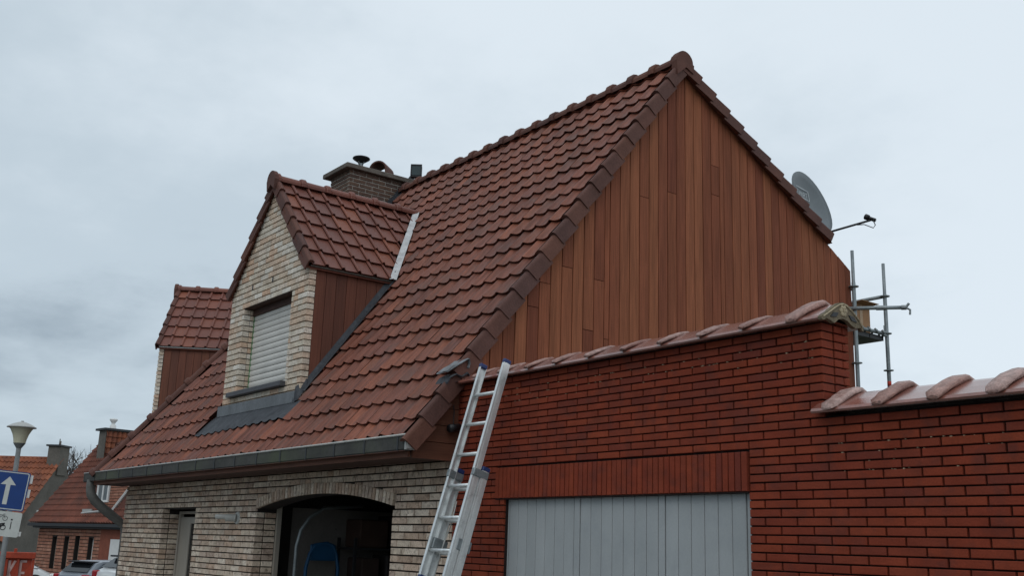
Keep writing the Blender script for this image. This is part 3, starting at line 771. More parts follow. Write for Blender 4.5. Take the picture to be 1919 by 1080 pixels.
# ================================================================== DORMER (used twice)
def dormer(parent, T, brickmat, full=True):
    R3 = T.to_3x3()
    bw = MB()
    # masonry core behind the front bricks, opening left free
    ox0, ox1, oz0, oz1 = -12.705, -11.315, 3.41, 4.565
    wall_with_holes(bw, DYF + .03, DYF + .20, DX0 + .045, DX1 - .045, 2.9, DEZ, [(ox0 - .008, ox1 + .008, oz0, oz1)])
    bw.prism([(DX0 + .045, DYF + .03, DEZ), (DX1 - .045, DYF + .03, DEZ), (DXC, DYF + .03, 5.98)], (0, .17, 0))
    body = bw.build('dormer', M_MORTAR, parent, T=T)
    H = .0715
    def iv(z):
        if z < DEZ:
            base = [(DX0, DX1)]
            if oz0 < z < oz1: return [(DX0, ox0), (ox1, DX1)]
            return base
        hw = (6.04 - z) / DK
        return [(DXC - hw, DXC + hw)] if hw > .05 else []
    pcs = lay((0, DYF, 0), (1, 0, 0), (0, -1, 0), range(5, 45), iv,   .235, H, .0095, .0125, .09, brickmat, 'dor', anchor=DX1, z0=2.83, T=T, mix=.04)
    pcs += lay((ox0, 0, 0), (0, 1, 0), (1, 0, 0), range(8, 25), lambda z: [(DYF + .092, DYF + .20)] if oz0 < z < oz1 + .03 else [], .30, H, .007, .0125, .08, brickmat, 'dr', anchor=0, z0=2.83, T=T)
    emit('brick', pcs, brickmat, body)
    # cheeks
    zc1 = DEZ
    for (X, sgn) in ((DX1 - .012, 1), (DX0 + .012, -1)):
        bb = MB(); yb_ = (zc1 - RB) / S
        bb.prism([(X - sgn * .09, DYF + .10, zf(DYF + .10) - .1), (X - sgn * .09, DYF + .10, zc1), (X - sgn * .09, yb_, zc1)], (sgn * .07, 0, 0))
        bb.build('cheek_backing', M_DARK, body, T=T)
    yy = DYF + .098
    while yy < 6.33:
        y1 = min(yy + .135, 6.33)
        zb0, zb1 = zf(yy) - .03, zf(y1) - .03
        if zb1 < zc1 - .02:
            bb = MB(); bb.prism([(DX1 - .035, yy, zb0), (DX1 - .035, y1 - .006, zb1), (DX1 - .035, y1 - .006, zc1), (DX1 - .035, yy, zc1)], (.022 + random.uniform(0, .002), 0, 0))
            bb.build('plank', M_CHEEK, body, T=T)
        yy = y1
    bb = MB(); bb.box(DX1 - .02, DX1 + .03, DYF + .0, 6.34, DEZ - .005, DEZ + .015); bb.build('dormer_fascia', M_CONC if full else M_ZINCL, body, T=T)
    # roof decks
    da = math.atan(DK)
    EX = DXC + (DZ - DEZ) / DK
    bb = MB()
    for sg in (1, -1):
        xe = DXC + sg * (EX - DXC)
        zr_ = lambda x: zdorm(x) - .03
        bb.add([(xe, DYF - .06, zr_(xe)), (DXC, DYF - .06, zr_(DXC)), (DXC, (zr_(DXC) - RB) / S, zr_(DXC)), (xe, (zr_(xe) - RB) / S, zr_(xe))], [(0, 1, 2, 3)])
    rf = bb.build('dormer_roof', M_TILE2, body, T=T)
    g = .300; nrow = 6
    tms = [tile_mesh(M_TILE2, ln=.345, seed=20 + i, ks=K_FLAT, us=U_FLAT, tilt=.034) for i in range(3)]
    pcs = []
    for sg in (1, -1):
        if sg < 0 and full is None: continue
        uv = Vector((-sg * cos(da), 0, sin(da))); nn = Vector((sg * sin(da), 0, cos(da)))
        for r in range(nrow):
            d = r * g
            o0 = Vector((EX if sg > 0 else 2 * DXC - EX, 0, DEZ)) + uv * d
            ymid = (o0.z + .12 * sin(da) - RB) / S - .03
            y_ = DYF - .05
            while y_ < ymid:
                w = min(PW, ymid - y_)
                if w > .03:
                    ax = Vector((0, 1, 0))
                    M = frame(ax, uv, nn, o0 + ax * y_) @ Matrix.Diagonal((w / PW, 1 if r < nrow - 1 else .93, 1, 1))
                    M = T @ M
                    pcs.append((random.choice(tms), M, PW * g, M @ Vector((w / 2, .14, 0)), R3 @ nn))
                y_ += PW
    emit('roof_tile', pcs, M_TILE2, rf)
    vmd = verge_mesh(M_VERGE, g=g, drop=.115, inn=.08)
    for sg in (1, -1):
        uv = Vector((-sg * cos(da), 0, sin(da))); nn = Vector((sg * sin(da), 0, cos(da)))
        for r in range(nrow):
            o0 = Vector((EX if sg > 0 else 2 * DXC - EX, DYF - .052, DEZ)) + uv * (r * g - .012) + nn * .02
            o = bpy.data.objects.new('verge_tile', vmd)
            link(o, rf, T @ frame((0, -1, 0), uv, nn, o0))
    rmd = ridge_mesh(M_TILE2, r=.075, rc=.098, ln=.36, lc=.085)
    yend = (DZ + .02 - RB) / S
    y_ = DYF - .06
    while y_ < yend - .05:
        ln = min(.36, yend - y_ + .03)
        o = bpy.data.objects.new('ridge_tile', rmd)
        link(o, rf, T @ (frame((0, 1, 0), (-1, 0, 0), (0, 0, 1), (DXC, y_, DZ + .022)) @ Matrix.Diagonal((ln / .36, 1, 1, 1))))
        y_ += .355
    bb = MB()
    pts = [(-.10, -.13), (-.125, .0)] + [(-.118 * cos(pi * k / 8), .01 + .118 * sin(pi * k / 8)) for k in range(9)] + [(.125, .0), (.10, -.13), (0, -.06)]
    bb.prism([(DXC + p[0], DYF - .095, DZ + p[1] + .01) for p in pts], (0, .05, 0)); bb.build('ridge_end_tile', M_VERGE, rf, T=T)
    if not full: return body
    # window: shutter slats, rails, sill, lintel soffit
    yS = DYF + .155
    z_ = oz0 + .055
    bb = MB(); bb.box(ox0, ox1, yS + .02, yS + .05, oz0, oz1); bb.build('shutter_backing', M_DARK, body, T=T)
    while z_ < oz1 - .09:
        bb = MB(); x0, x1 = ox0 + .012, ox1 - .005
        bb.add([(x0, yS, z_), (x1, yS, z_), (x0, yS - .007, z_ + .018), (x1, yS - .007, z_ + .018), (x0, yS - .009, z_ + .042), (x1, yS - .009, z_ + .042), (x0, yS - .002, z_ + .066), (x1, yS - .002, z_ + .066), (x0, yS + .012, z_ + .069), (x1, yS + .012, z_ + .069)],
               [(0, 1, 3, 2), (2, 3, 5, 4), (4, 5, 7, 6), (6, 7, 9, 8)])
        bb.build('shutter_slat', M_SHUT, body, T=T)
        z_ += .0725
    bb = MB(); bb.box(ox0 + .001, ox0 + .013, yS - .014, yS + .02, oz0 + .05, oz1 - .03); bb.build('shutter_rail', M_GREEN, body, T=T)
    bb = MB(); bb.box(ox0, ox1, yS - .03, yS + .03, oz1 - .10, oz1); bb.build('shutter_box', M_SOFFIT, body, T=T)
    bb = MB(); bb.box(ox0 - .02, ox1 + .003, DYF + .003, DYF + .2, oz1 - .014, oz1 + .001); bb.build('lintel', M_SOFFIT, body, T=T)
    bb = MB(); bb.cbox(-12.88, -11.285, DYF - .07, yS, 3.40, 3.462, .006); bb.build('window_sill', M_CONC2, body, T=T)
    for (x_, z_) in ((-12.51, 4.76), (-11.91, 4.76)):
        bb = MB(); bb.box(x_, x_ + .03, DYF - .004, DYF + .004, z_, z_ + .062); bb.build('weep_hole', M_BLACK, body, T=T)
    # lead: apron band, apron sheet, cheek soaker, valley
    bb = MB(); bb.cbox(DX0 - .05, DX1 - .06, DYF - .034, DYF - .006, 3.175, 3.312, .004); bb.build('lead_band', M_LEAD2, body, T=T)
    bb = MB(); nx, ny = 56, 5; vs_ = []
    for j in range(ny):
        for i in range(nx):
            f = i / (nx - 1); x_ = DX0 - .16 + (DX1 - DX0 + .30) * f
            yt = DYF - .012; yl = 4.94 + .045 * f
            y_ = yt + (yl - yt) * j / (ny - 1)
            wv = prof(((x_ + 7.70 + 50 * PW) / PW) % 1.0) * (j / (ny - 1))
            vs_.append((x_ + (.0 if j else (.06 - .12 * f)), y_, zf(y_) - .005 + .062 * (j / (ny - 1)) + wv * .8))
    bb.add(vs_, [(j * nx + i, j * nx + i + 1, (j + 1) * nx + i + 1, (j + 1) * nx + i) for j in range(ny - 1) for i in range(nx - 1)])
    bb.build('lead_apron', M_LEAD, body, T=T, smooth=True)
    bb = MB(); vs_ = []; n = 12
    for i in range(n):
        y_ = 5.22 + (6.35 - 5.22) * i / (n - 1)
        vs_ += [(DX1 - .008, y_, zf(y_) + .14), (DX1 + .012, y_, zf(y_) + .07), (DX1 + .085, y_, zf(y_) + .06 + .006 * (i % 2))]
    bb.add(vs_, [q for i in range(n - 1) for q in ((3 * i, 3 * i + 1, 3 * i + 4, 3 * i + 3), (3 * i + 1, 3 * i + 2, 3 * i + 5, 3 * i + 4))])
    bb.add([(DX1 - .10, DYF - .036, 3.18), (DX1 + .02, DYF - .03, 3.20), (DX1 + .035, DYF + .06, 3.34), (DX1 + .004, DYF + .08, 3.46), (DX1 - .05, DYF - .03, 3.36)], [(0, 1, 4), (1, 2, 3, 4)])
    bb.build('lead_soaker', M_LEAD, body, T=T)
    bb = MB(); vs_ = []; n = 9
    xs0 = EX + .02
    for i in range(n):
        x_ = xs0 + (DXC + .0 - xs0) * i / (n - 1)
        zz = zdorm(x_); yv_ = (zz - RB) / S
        nn = Vector((sin(da), 0, cos(da)))
        A = Vector((x_, yv_ - .10, zz)) + nn * .052
        B_ = Vector((x_, yv_ + .005, zz)) + nn * .075 + nv * .02
        Cc = Vector((x_ + .055, yv_, zf(yv_))) + nv * .068
        D_ = Vector((x_ + .095, yv_, zf(yv_))) + nv * .045
        vs_ += [A, B_, Cc, D_]
    bb.add(vs_, [q for i in range(n - 1) for q in tuple((4 * i + k, 4 * i + k + 1, 4 * i + k + 5, 4 * i + k + 4) for k in range(3))])
    bb.build('valley_flashing', M_VALLEY, body, T=T)
    return body
M_CONC2 = mat('dark_slate_sill', [(.075, .075, .082)], nscale=(8, 8, 8), namt=.25, fscale=50, famt=.2, rough=.6, bump=.2, per_piece=False)
dormer(house, Matrix.Identity(4), M_WBRICK, True)

# ================================================================== NEIGHBOUR HOUSE (behind, only its dormer shows)
th = radians(-32)
T2 = Matrix.Translation((-19.0, 6.23, .25)) @ Matrix.Rotation(th, 4, 'Z') @ Matrix.Translation((-DX1, -DYF, 0))
nb = thing('neighbour_house', (-20, 8, 0), 'house hidden behind the hip, only its small tiled dormer with dark red cheek showing', 'house')
b = MB(); b.box(-14.6, -10.6, 5.3, 8.5, -.4, 2.2); b.build('wall', M_MORTAR, nb, T=T2)
b = MB(); b.add([(-10.5, 5.0, zf(5.0) - .1), (-14.7, 5.0, zf(5.0) - .1), (-14.7, 6.9, zf(6.9) - .1), (-10.5, 6.9, zf(6.9) - .1), (-14.7, 8.6, 2.9), (-10.5, 8.6, 2.9)], [(0, 1, 2, 3), (3, 2, 4, 5)])
b.build('roof', M_TILE, nb, T=T2)
dormer(nb, T2, M_WBRICK, False)

# ================================================================== RED BRICK GARAGE
gar = thing('brick_garage', (-4.5, 5.3, 0), 'flat roofed red brick garage with grey board doors and clay coping tiles', 'garage')
RH, RL = .0524, .2375
XS, XE = -3.84, 3.0                                # step in the wall, right end
ZU, ZL = 3.035, 2.475
DL, DR, DZT = -6.965, -4.43, 2.045
DYW = 5.2
b = MB()
wall_with_holes(b, DYW + .022, DYW + .25, -7.70, XS - .02, 0, ZU, [(DL, DR, 0, DZT + .01)])
b.box(XS - .019, XE, DYW + .022, DYW + .25, 0, ZL)
gw = b.build('garage_wall', M_RMORTAR, gar)
LXL, LXR, LZ0, LZ1 = -7.085, -4.425, 2.045, 2.302
def gint(z):
    iv = [(-7.705, XS if z > ZL else XE)]
    o = []
    for a, c in iv:
        if z < LZ0: o += [(a, DL), (DR, c)]
        elif z < LZ1: o += [(a, LXL), (LXR, c)]
        else: o.append((a, c))
    return o
k0 = int((1.35 - 2.098) / RH) - 2
pcs = lay((0, DYW, 0), (1, 0, 0), (0, -1, 0), range(k0, 18), gint, RL, RH, .0135, .0088, .11, M_RBRICK, 'red', anchor=-3.948, z0=2.098, minlen=.04)
def ret_int(z):
    return [(DYW + .116, DYW + .262)] if ZL + .02 < z < ZU else []
pcs += lay((XS, 0, 0), (0, 1, 0), (1, 0, 0), range(5, 18), ret_int, .40, RH, .0075, .0085, .10, M_RBRICK, 'ret', anchor=0.0, z0=2.098)
emit('brick', pcs, M_RBRICK, gw)
pcs = []; nS = 51; pw = (LXR - LXL) / nS
for i in range(nS):
    o = Vector((LXL + i * pw + .003, DYW - .014 + random.uniform(-.0015, .0015), LZ0 + .004))
    pcs.append((brick_mesh(pw - .0075, LZ1 - LZ0 - .012, .10, M_RBRICK, 'sol'), frame((1, 0, 0), (0, 1, 0), (0, 0, 1), o), .01, o, Vector((0, -1, 0))))
emit('lintel_brick', pcs, M_RBRICK, gw)
b = MB(); b.box(LXL + .004, LXR - .004, DYW - .006, DYW + .2, LZ0 - .006, LZ0 + .002); b.build('lintel_soffit', M_RMORTAR, gw)
# crumbs of pale mortar left in the upper joints
b = MB(); rr_ = random.Random(5)
for i in range(110):
    up = rr_.random() < .6
    x = rr_.uniform(-7.3, -3.9) if up else rr_.uniform(-3.8, -1.6)
    k = rr_.choice((16, 16, 15, 15, 14)) if up else rr_.choice((4, 4, 3, 3, 2, 1))
    zc_ = 2.098 + k * RH + rr_.uniform(-.003, .003); q = rr_.uniform(.002, .0055)
    b.box(x, x + q * rr_.uniform(1, 3), DYW + .004, DYW + .02, zc_ - q * .5, zc_ + q * .5)
b.build('mortar_crumbs', M_STONE2, gw, kind='stuff')
# coping tiles
YC = DYW + .13
def cope_mesh(w=.362):
    b = MB(); n = 7; vs_ = []
    sec = [(-.215, -.052), (-.205, -.035), (-.12, .012), (-.035, .055), (0, .068), (.035, .055), (.12, .012), (.21, -.04)]
    for x in (0, w):
        for (y_, z_) in sec: vs_.append((x, y_, z_))
    m_ = len(sec)
    fs_ = [(i, i + 1, m_ + i + 1, m_ + i) for i in range(m_ - 1)]
    base = len(vs_)
    vs_ += [(0, -.205, -.062), (w, -.205, -.062), (0, -.10, -.05), (w, -.10, -.05), (0, .2, -.065), (w, .2, -.065)]
    fs_ += [(0, m_, base + 1, base), (base, base + 1, base + 3, base + 2), (base + 2, base + 3, base + 5, base + 4), (m_ - 1, base + 4, base + 5, 2 * m_ - 1)]
    b.add(vs_, fs_)
    return b.mesh('coping_tile', M_COPE)
def roll_mesh(seed, lo=False):
    rr = random.Random(seed); b = MB(); n = 12; vs_ = []
    path = [(-.235, -.050, .030), (-.205, -.022, .052), (-.14, .022, .056), (-.06, .068, .058), (0, .092, .062), (.06, .072, .056), (.13, .03, .05), (.20, -.02, .045)]
    for (y_, z_, r_) in path:
        for k in range(n):
            a = 2 * pi * k / n
            q = r_ * (1 + rr.uniform(-.10, .10))
            ca, sa = cos(a), sin(a); sup = (abs(ca) ** 3.2 + abs(sa) ** 3.2) ** (-1 / 3.2)
            q *= .74
            vs_.append((q * ca * sup * 1.38 + (y_ + .22) * .10, y_ + rr.uniform(-.010, .010), z_ * .90 + q * sa * sup * .50))
    m_ = len(path)
    fs_ = [(i * n + k, i * n + (k + 1) % n, (i + 1) * n + (k + 1) % n, (i + 1) * n + k) for i in range(m_ - 1) for k in range(n)]
    fs_.append(tuple(range(n - 1, -1, -1)))
    b.add(vs_, fs_)
    me = b.mesh('coping_roll', M_LUMP, smooth=True)
    return me
cm = cope_mesh(); rolls = [roll_mesh(s) for s in range(4)]
ups = [-3.99, -4.37, -4.735, -5.105, -5.48, -5.865, -6.25, -6.60, -6.965, -7.32]
lows = [-3.75 + .333 * i for i in range(21)]
ZCU, ZCL = 3.10, 2.545
for i, x in enumerate(ups):
    x0 = ups[i + 1] if i + 1 < len(ups) else -7.62
    o = bpy.data.objects.new('coping_tile', cm)
    link(o, gar, Matrix.Translation((x0, YC, ZCU)) @ Matrix.Diagonal(((x - x0) / .362, 1, 1, 1)))
    o2 = bpy.data.objects.new('coping_roll', rolls[i % 4])
    k_ = 1.08 if i == 0 else .74
    link(o2, o, Matrix.Translation((x, YC, ZCU)) @ Matrix.Diagonal((k_, 1, k_, 1)))
o = bpy.data.objects.new('coping_tile', cm); link(o, gar, Matrix.Translation((-3.99, YC, ZCU)) @ Matrix.Diagonal((.19 / .362, 1, 1, 1)))
for i, x in enumerate(lows):
    x0 = lows[i - 1] if i else -3.88
    o = bpy.data.objects.new('coping_tile', cm)
    link(o, gar, Matrix.Translation((x0 + .0, YC, ZCL)) @ Matrix.Diagonal(((x - x0) / .362, 1, 1, 1)))
    o2 = bpy.data.objects.new('coping_roll', rolls[(i + 2) % 4])
    link(o2, o, Matrix.Translation((x, YC, ZCL)))
# ornate end tile with a rosette
b = MB(); X = -3.805
top = [(-.215, -.045), (-.15, -.005), (-.09, .035), (-.04, .062), (0, .073), (.045, .066), (.10, .036), (.15, .002), (.175, -.02), (.20, -.055)]
bot = [(.198, -.080), (.185, -.076), (.178, -.060), (.165, -.062), (.12, -.072), (.08, -.060), (.045, -.038), (0, -.030), (-.045, -.040), (-.09, -.070), (-.125, -.058), (-.165, -.050), (-.19, -.066), (-.21, -.062)]
b.prism([(X, YC + p[0], ZCU + p[1]) for p in top + bot], (.028, 0, 0))
et = b.build('coping_end_tile', M_STONE, gar)
b = MB()
for k in range(6):
    a = 2 * pi * k / 6; MM = Matrix.Translation((X + .028, YC + .0 + .022 * cos(a), ZCU + .018 + .022 * sin(a)))
    b.lathe([(.017, -.002), (.015, .006), (.006, .010), (0, .0105)], 8, MM @ Matrix.Rotation(pi / 2, 4, 'Y'))
b.lathe([(.012, 0), (.010, .012), (0, .014)], 8, Matrix.Translation((X + .028, YC, ZCU + .018)) @ Matrix.Rotation(pi / 2, 4, 'Y'))
b.build('rosette', M_STONE2, et)
for s in (-1, 1):
    b = MB(); b.prism([(X + .026, YC + s * .05, ZCU + .0), (X + .026, YC + s * .10, ZCU - .005), (X + .026, YC + s * .13, ZCU - .035), (X + .026, YC + s * .075, ZCU - .03)], (.008, 0, 0)); b.build('leaf_recess_shade', M_BLACK, et)  # raised black leaves: the shade of a carved recess put into colour
b = MB()
pp = [(X + .03, YC + q[0] * .93, ZCU + q[1] * .9 - .006) for q in top]
b.tube(pp, .006, 5); b.build('end_tile_moulding', M_STONE2, et)
# garage doors
b = MB(); b.box(DL + .002, DR - .002, DYW + .075, DYW + .11, 0.11, DZT + .008)
gd = b.build('garage_door', M_DARK, gar)
YD = DYW + .042
def boards(x0, x1, n):
    w = (x1 - x0) / n
    for i in range(n):
        b = MB(); b.cbox(x0 + i * w + .0022, x0 + (i + 1) * w - .0022, YD + random.uniform(0, .0015), YD + .03, .13, DZT - .004, .004)
        b.build('door_board', M_DOOR, gd)
boards(-6.945, -6.145, 7); boards(-6.073, -5.262, 7); boards(-5.193, -4.487, 6)
for x0, x1, p in ((DL + .002, -6.949, .0), (-6.137, -6.077, .004), (-5.254, -5.197, .004), (-4.482, DR - .002, -.004)):
    b = MB(); b.cbox(x0, x1, YD - p, YD + .03, .13, DZT - .004, .003); b.build('door_stile', M_DOOR, gd)
b = MB(); b.box(-7.68, XE, DYW + .26, 10.5, 2.2, 2.3); b.build('flat_roof', M_CONC, gar)

# ================================================================== LADDER
def lad(t, off=0.0, x=0.0):
    """point on the ladder: t = distance down from the top along the rail, off = towards the wall"""
    a = math.atan(.29)
    d = Vector((0, -sin(a), -cos(a))); nrm = Vector((0, cos(a), -sin(a)))
    return Vector((x, 5.085, 3.155)) + d * t + nrm * off
la = math.atan(.29); ld = Vector((0, -sin(la), -cos(la))); lnrm = Vector((0, cos(la), -sin(la)))
ladder = thing('ladder', (-7.0, 4.2, .1), 'aluminium extension ladder with blue end caps leaning on the red brick wall', 'ladder')
def rail(x, t0, t1, off, inward):
    b = MB(); M = frame((1, 0, 0), lnrm, -ld, lad(t1, off, x))
    L_ = t1 - t0; w, d, th_ = .028, .064, .004
    b.box(-w / 2, w / 2, -d / 2, -d / 2 + th_, 0, L_, M); b.box(-w / 2, w / 2, d / 2 - th_, d / 2, 0, L_, M)
    xx = -w / 2 if inward > 0 else w / 2 - th_
    b.box(xx, xx + th_, -d / 2 + th_, d / 2 - th_, 0, L_, M)
    b.box(xx - .0015, xx + th_ + .0015, -.012, .012, 0, L_, M)
    b.build('rail', M_ALU, ladder)
    return M, L_
LO = .074
UT0, UT1, LT0, LT1 = 0.03, 1.80, .93, 3.19
XL_, XR_ = -7.165, -6.835
for x, inw in ((XL_, -1), (XR_, 1)):
    rail(x, UT0, UT1, 0.0, -inw)
    for t in (UT0 - .012, UT1 + .012):
        b = MB(); M = frame((1, 0, 0), lnrm, -ld, lad(t, 0, x)); b.cbox(-.017, .017, -.036, .036, -.018, .018, .006, M); b.build('end_cap', M_BLUEP, ladder)
for x, inw in ((XL_ - .012, -1), (XR_ + .012, 1)):
    rail(x, LT0, LT1, LO, -inw)
    b = MB(); M = frame((1, 0, 0), lnrm, -ld, lad(LT0 - .01, LO, x)); b.cbox(-.018, .018, -.036, .036, -.018, .018, .006, M); b.build('end_cap', M_BLUEP, ladder)
    b = MB(); M = frame((1, 0, 0), lnrm, -ld, lad(LT1, LO, x)); b.cbox(-.02, .02, -.045, .045, -.03, .03, .008, M); b.build('foot', M_BLACK, ladder)
for i in range(7):
    t = .285 + .262 * i
    b = MB(); b.tube([lad(t, .0, XL_ + .008), lad(t, .0, XR_ - .008)], .0145, 10); b.build('rung', M_ALU, ladder, smooth=True)
    for s in (-1, 1):
        b = MB(); xx = XR_ + .0125 if s > 0 else XL_ - .0125
        b.tube([lad(t, 0, xx), lad(t, 0, xx + s * .0015)], .0115, 10); b.build('rung_hole', M_BLACK, ladder)
for i in range(8):
    t = LT0 + .145 + .262 * i
    b = MB(); b.tube([lad(t, LO, XL_ - .004), lad(t, LO, XR_ + .004)], .0145, 10); b.build('rung', M_ALU, ladder, smooth=True)
    b = MB(); b.tube([lad(t, LO, XR_ + .0245), lad(t, LO, XR_ + .0265)], .0115, 10); b.build('rung_hole', M_BLACK, ladder)
for x in (XL_, XR_):
    s = -1 if x == XL_ else 1
    b = MB(); M = frame((1, 0, 0), lnrm, -ld, lad(LT0 + .04, .0, x + s * .008)); b.cbox(-.018, .021, -.037, .110, -.030, .030, .005, M); b.build('guide_bracket', M_GALV, ladder)
    b = MB(); M = frame((1, 0, 0), lnrm, -ld, lad(UT1 - .27, .035, x)); b.cbox(-.020, .020, -.036, .10, -.05, .04, .006, M); b.build('hook_bracket', M_GALV, ladder)
b = MB()
b.tube([lad(LT0 + .25, .06, XL_ + .06), lad(1.35, .07, XL_ + .045), lad(1.6, .075, XL_ + .05), lad(1.9, .08, XL_ + .035)], .005, 6)
b.tube([lad(LT0 + .25, .06, XL_ + .085), lad(1.35, .085, XL_ + .06), lad(1.6, .06, XL_ + .062), lad(1.9, .08, XL_ + .05)], .005, 6)
b.build('rope', M_LAMPT, ladder, smooth=True)

# ================================================================== SATELLITE DISH
dish = thing('satellite_dish', (-7.95, 10.45, 5.5), 'grey satellite dish with its receiver arm sticking out past the rear verge', 'satellite dish')
dn = Vector((.93, .10, .30)).normalized()
du = Vector((0, 0, 1)); du = (du - dn * du.dot(dn)).normalized(); dr = du.cross(dn)
Mdish = frame(dr, du, dn, (-7.90, 10.62, 6.06))
b = MB(); n, mm = 32, 7; vs_ = []; fs_ = []
A_, B_ = .385, .45
for i in range(mm):
    f = i / (mm - 1)
    for k in range(n): vs_.append((A_ * f * cos(2 * pi * k / n), B_ * f * sin(2 * pi * k / n), .10 * f * f - .10))
for i in range(mm - 1):
    for k in range(n): fs_.append((i * n + k, i * n + (k + 1) % n, (i + 1) * n + (k + 1) % n, (i + 1) * n + k))
bs = len(vs_)
for k in range(n): vs_.append((A_ * 1.012 * cos(2 * pi * k / n), B_ * 1.012 * sin(2 * pi * k / n), -.022))
for k in range(n): fs_.append(((mm - 1) * n + k, (mm - 1) * n + (k + 1) % n, bs + (k + 1) % n, bs + k))
b.add(vs_, fs_); rfl = b.build('reflector', M_DISH, dish, T=Mdish, smooth=True)
b = MB()
def parab(x, y): return .10 * ((x / A_) ** 2 + (y / B_) ** 2) - .10
def strip(b, p, q, w):
    d = Vector((q[0] - p[0], q[1] - p[1])); d.normalize(); nx, ny = -d.y * w / 2, d.x * w / 2
    pts = [(p[0] + nx, p[1] + ny), (q[0] + nx, q[1] + ny), (q[0] - nx, q[1] - ny), (p[0] - nx, p[1] - ny)]
    b.quad(*[tuple(Mdish @ Vector((x, y, parab(x, y) + .004))) for x, y in pts])
lx0, lx1, ly0, ly1 = -.20, .10, .08, .215
for p, q in (((lx0, ly0), (lx1, ly0)), ((lx0, ly1), (lx1, ly1)), ((lx0, ly0), (lx0, ly1)), ((lx1, ly0), (lx1, ly1))): strip(b, p, q, .012)
SEG = {'S': [(1, 1, 0, 1), (0, 1, 0, .5), (0, .5, 1, .5), (1, .5, 1, 0), (1, 0, 0, 0)], 'M': [(0, 0, 0, 1), (0, 1, .5, .4), (.5, .4, 1, 1), (1, 1, 1, 0)],
       'A': [(0, 0, .5, 1), (.5, 1, 1, 0), (.2, .4, .8, .4)], 'R': [(0, 0, 0, 1), (0, 1, 1, 1), (1, 1, 1, .5), (1, .5, 0, .5), (.4, .5, 1, 0)], 'T': [(0, 1, 1, 1), (.5, 1, .5, 0)]}
for i, ch in enumerate('SMART'):
    ox = lx0 + .028 + i * .052
    for s in SEG[ch]: strip(b, (ox + s[0] * .036, ly0 + .035 + s[1] * .065), (ox + s[2] * .036, ly0 + .035 + s[3] * .065), .010)
b.build('printed_logo', M_LOGO, rfl)
foot = Mdish @ Vector((0, -.47, -.02)); lnb = Vector((-7.18, 10.76, 5.675))
b = MB(); b.tube([foot, lnb], .014, 8); b.build('arm', M_DARK, dish, smooth=True)
b = MB(); axl = (Mdish @ Vector((0, .02, 0)) - lnb).normalized()
b.tube([lnb - axl * .05 + du * .03, lnb + axl * .015 + du * .03], [.020, .022], 10); b.tube([lnb + axl * .015 + du * .03, lnb + axl * .06 + du * .03], [.034, .036], 12)
b.tube([lnb - axl * .05 + du * .03 + dr * .05, lnb + axl * .05 + du * .03 + dr * .05], .024, 10)
b.build('receiver', M_BLACK, dish, smooth=True)
b = MB(); b.tube([lnb - axl * .04 + du * .02, lnb - axl * .05 - du * .05, lnb - axl * .0 - du * .11, lnb * .85 + foot * .15 - du * .03, lnb * .72 + foot * .28 - du * .012], .006, 6); b.build('cable', M_DARK, dish, smooth=True)
b = MB(); c0 = Mdish @ Vector((0, 0, -.12)); b.tube([(-8.12, 10.60, zback(10.60) - .1), (-8.12, 10.60, c0.z + .05)], .022, 8)
b.tube([(-8.12, 10.60, c0.z), c0], .02, 8); b.tube([c0, foot], .014, 6); b.build('mast', M_GALV, dish, smooth=True)

# ================================================================== SCAFFOLD
scf = thing('scaffold', (-7.6, 11.4, 0), 'galvanised tube scaffold standing behind the rear corner of the timber gable', 'scaffold')
PX = -7.655
for (xx, yy, zt) in ((PX + .03, 11.0, 5.43), (PX, 11.70, 5.40), (PX - 2.57, 11.085, 5.43), (PX - 2.57, 11.70, 5.40)):
    b = MB(); b.tube([(xx, yy, 0), (xx, yy, zt - .42), (xx, yy, zt - .40), (xx, yy, zt)], [.0245, .0245, .021, .021], 12)
    st = b.build('standard', M_GALV, scf, smooth=True)
    for z in (.5, 1.0, 1.5, 2.0, 2.5, 3.0, 3.5, 4.0, 4.475, 4.965):
        b = MB(); b.tube([(xx, yy, z - .005), (xx, yy, z + .005)], .062, 14); b.build('rosette_collar', M_GALV, st)
    if yy > 11.5 and xx == PX:
        b = MB(); b.tube([(xx, yy, 3.80), (xx, yy, 3.86)], .0255, 12); b.build('red_band', mat('red_tape', [(.45, .05, .03)], per_piece=False, bump=0), st, smooth=True)
        b = MB(); b.tube([(xx, yy, 3.70), (xx, yy, 3.795)], .0255, 12); b.build('blue_band', M_BLUES, st, smooth=True)
for z in (4.465,):
    b = MB(); b.tube([(PX, 11.07, z), (PX, 11.675, z)], .0235, 10); t_ = b.build('transom', M_GALV, scf, smooth=True)
    b = MB(); b.cbox(PX - .022, PX + .022, 11.61, 11.67, z - .035, z + .035, .006); b.box(PX - .006, PX + .006, 11.645, 11.66, z + .03, z + .11); b.build('wedge_head', M_GALV, t_)
for yy in (11.085, 11.70):
    b = MB(); b.tube([(PX - .04, yy, 4.965), (PX - 2.53, yy, 4.965)], .0235, 10); b.build('ledger', M_GALV, scf, smooth=True)
b = MB(); TA, TB_ = Vector((-7.63, 10.955, 4.68)), Vector((-7.115, 11.30, 4.665)); td = (TB_ - TA).normalized()
b.tube([TA - td * .25, TB_], .0235, 10); tb = b.build('loose_tube', M_GALV, scf, smooth=True)
b = MB(); b.tube([TB_ - td * .05, TB_ + td * .01], .030, 10); b.build('coupler', M_GALV, tb)
b = MB(); b.tube([TB_, TB_ + td * .04 + Vector((0, 0, .05))], .016, 8); b.tube([TB_, TB_ + td * .05 + Vector((0, 0, -.03)), TB_ + td * .045 + Vector((0, 0, -.09))], .013, 8)
b.build('tube_fork', M_GALV, tb)
b = MB(); b.tube([TA + td * .28, TA + td * .40], .030, 10)
b.build('coupler', M_GALV, tb)
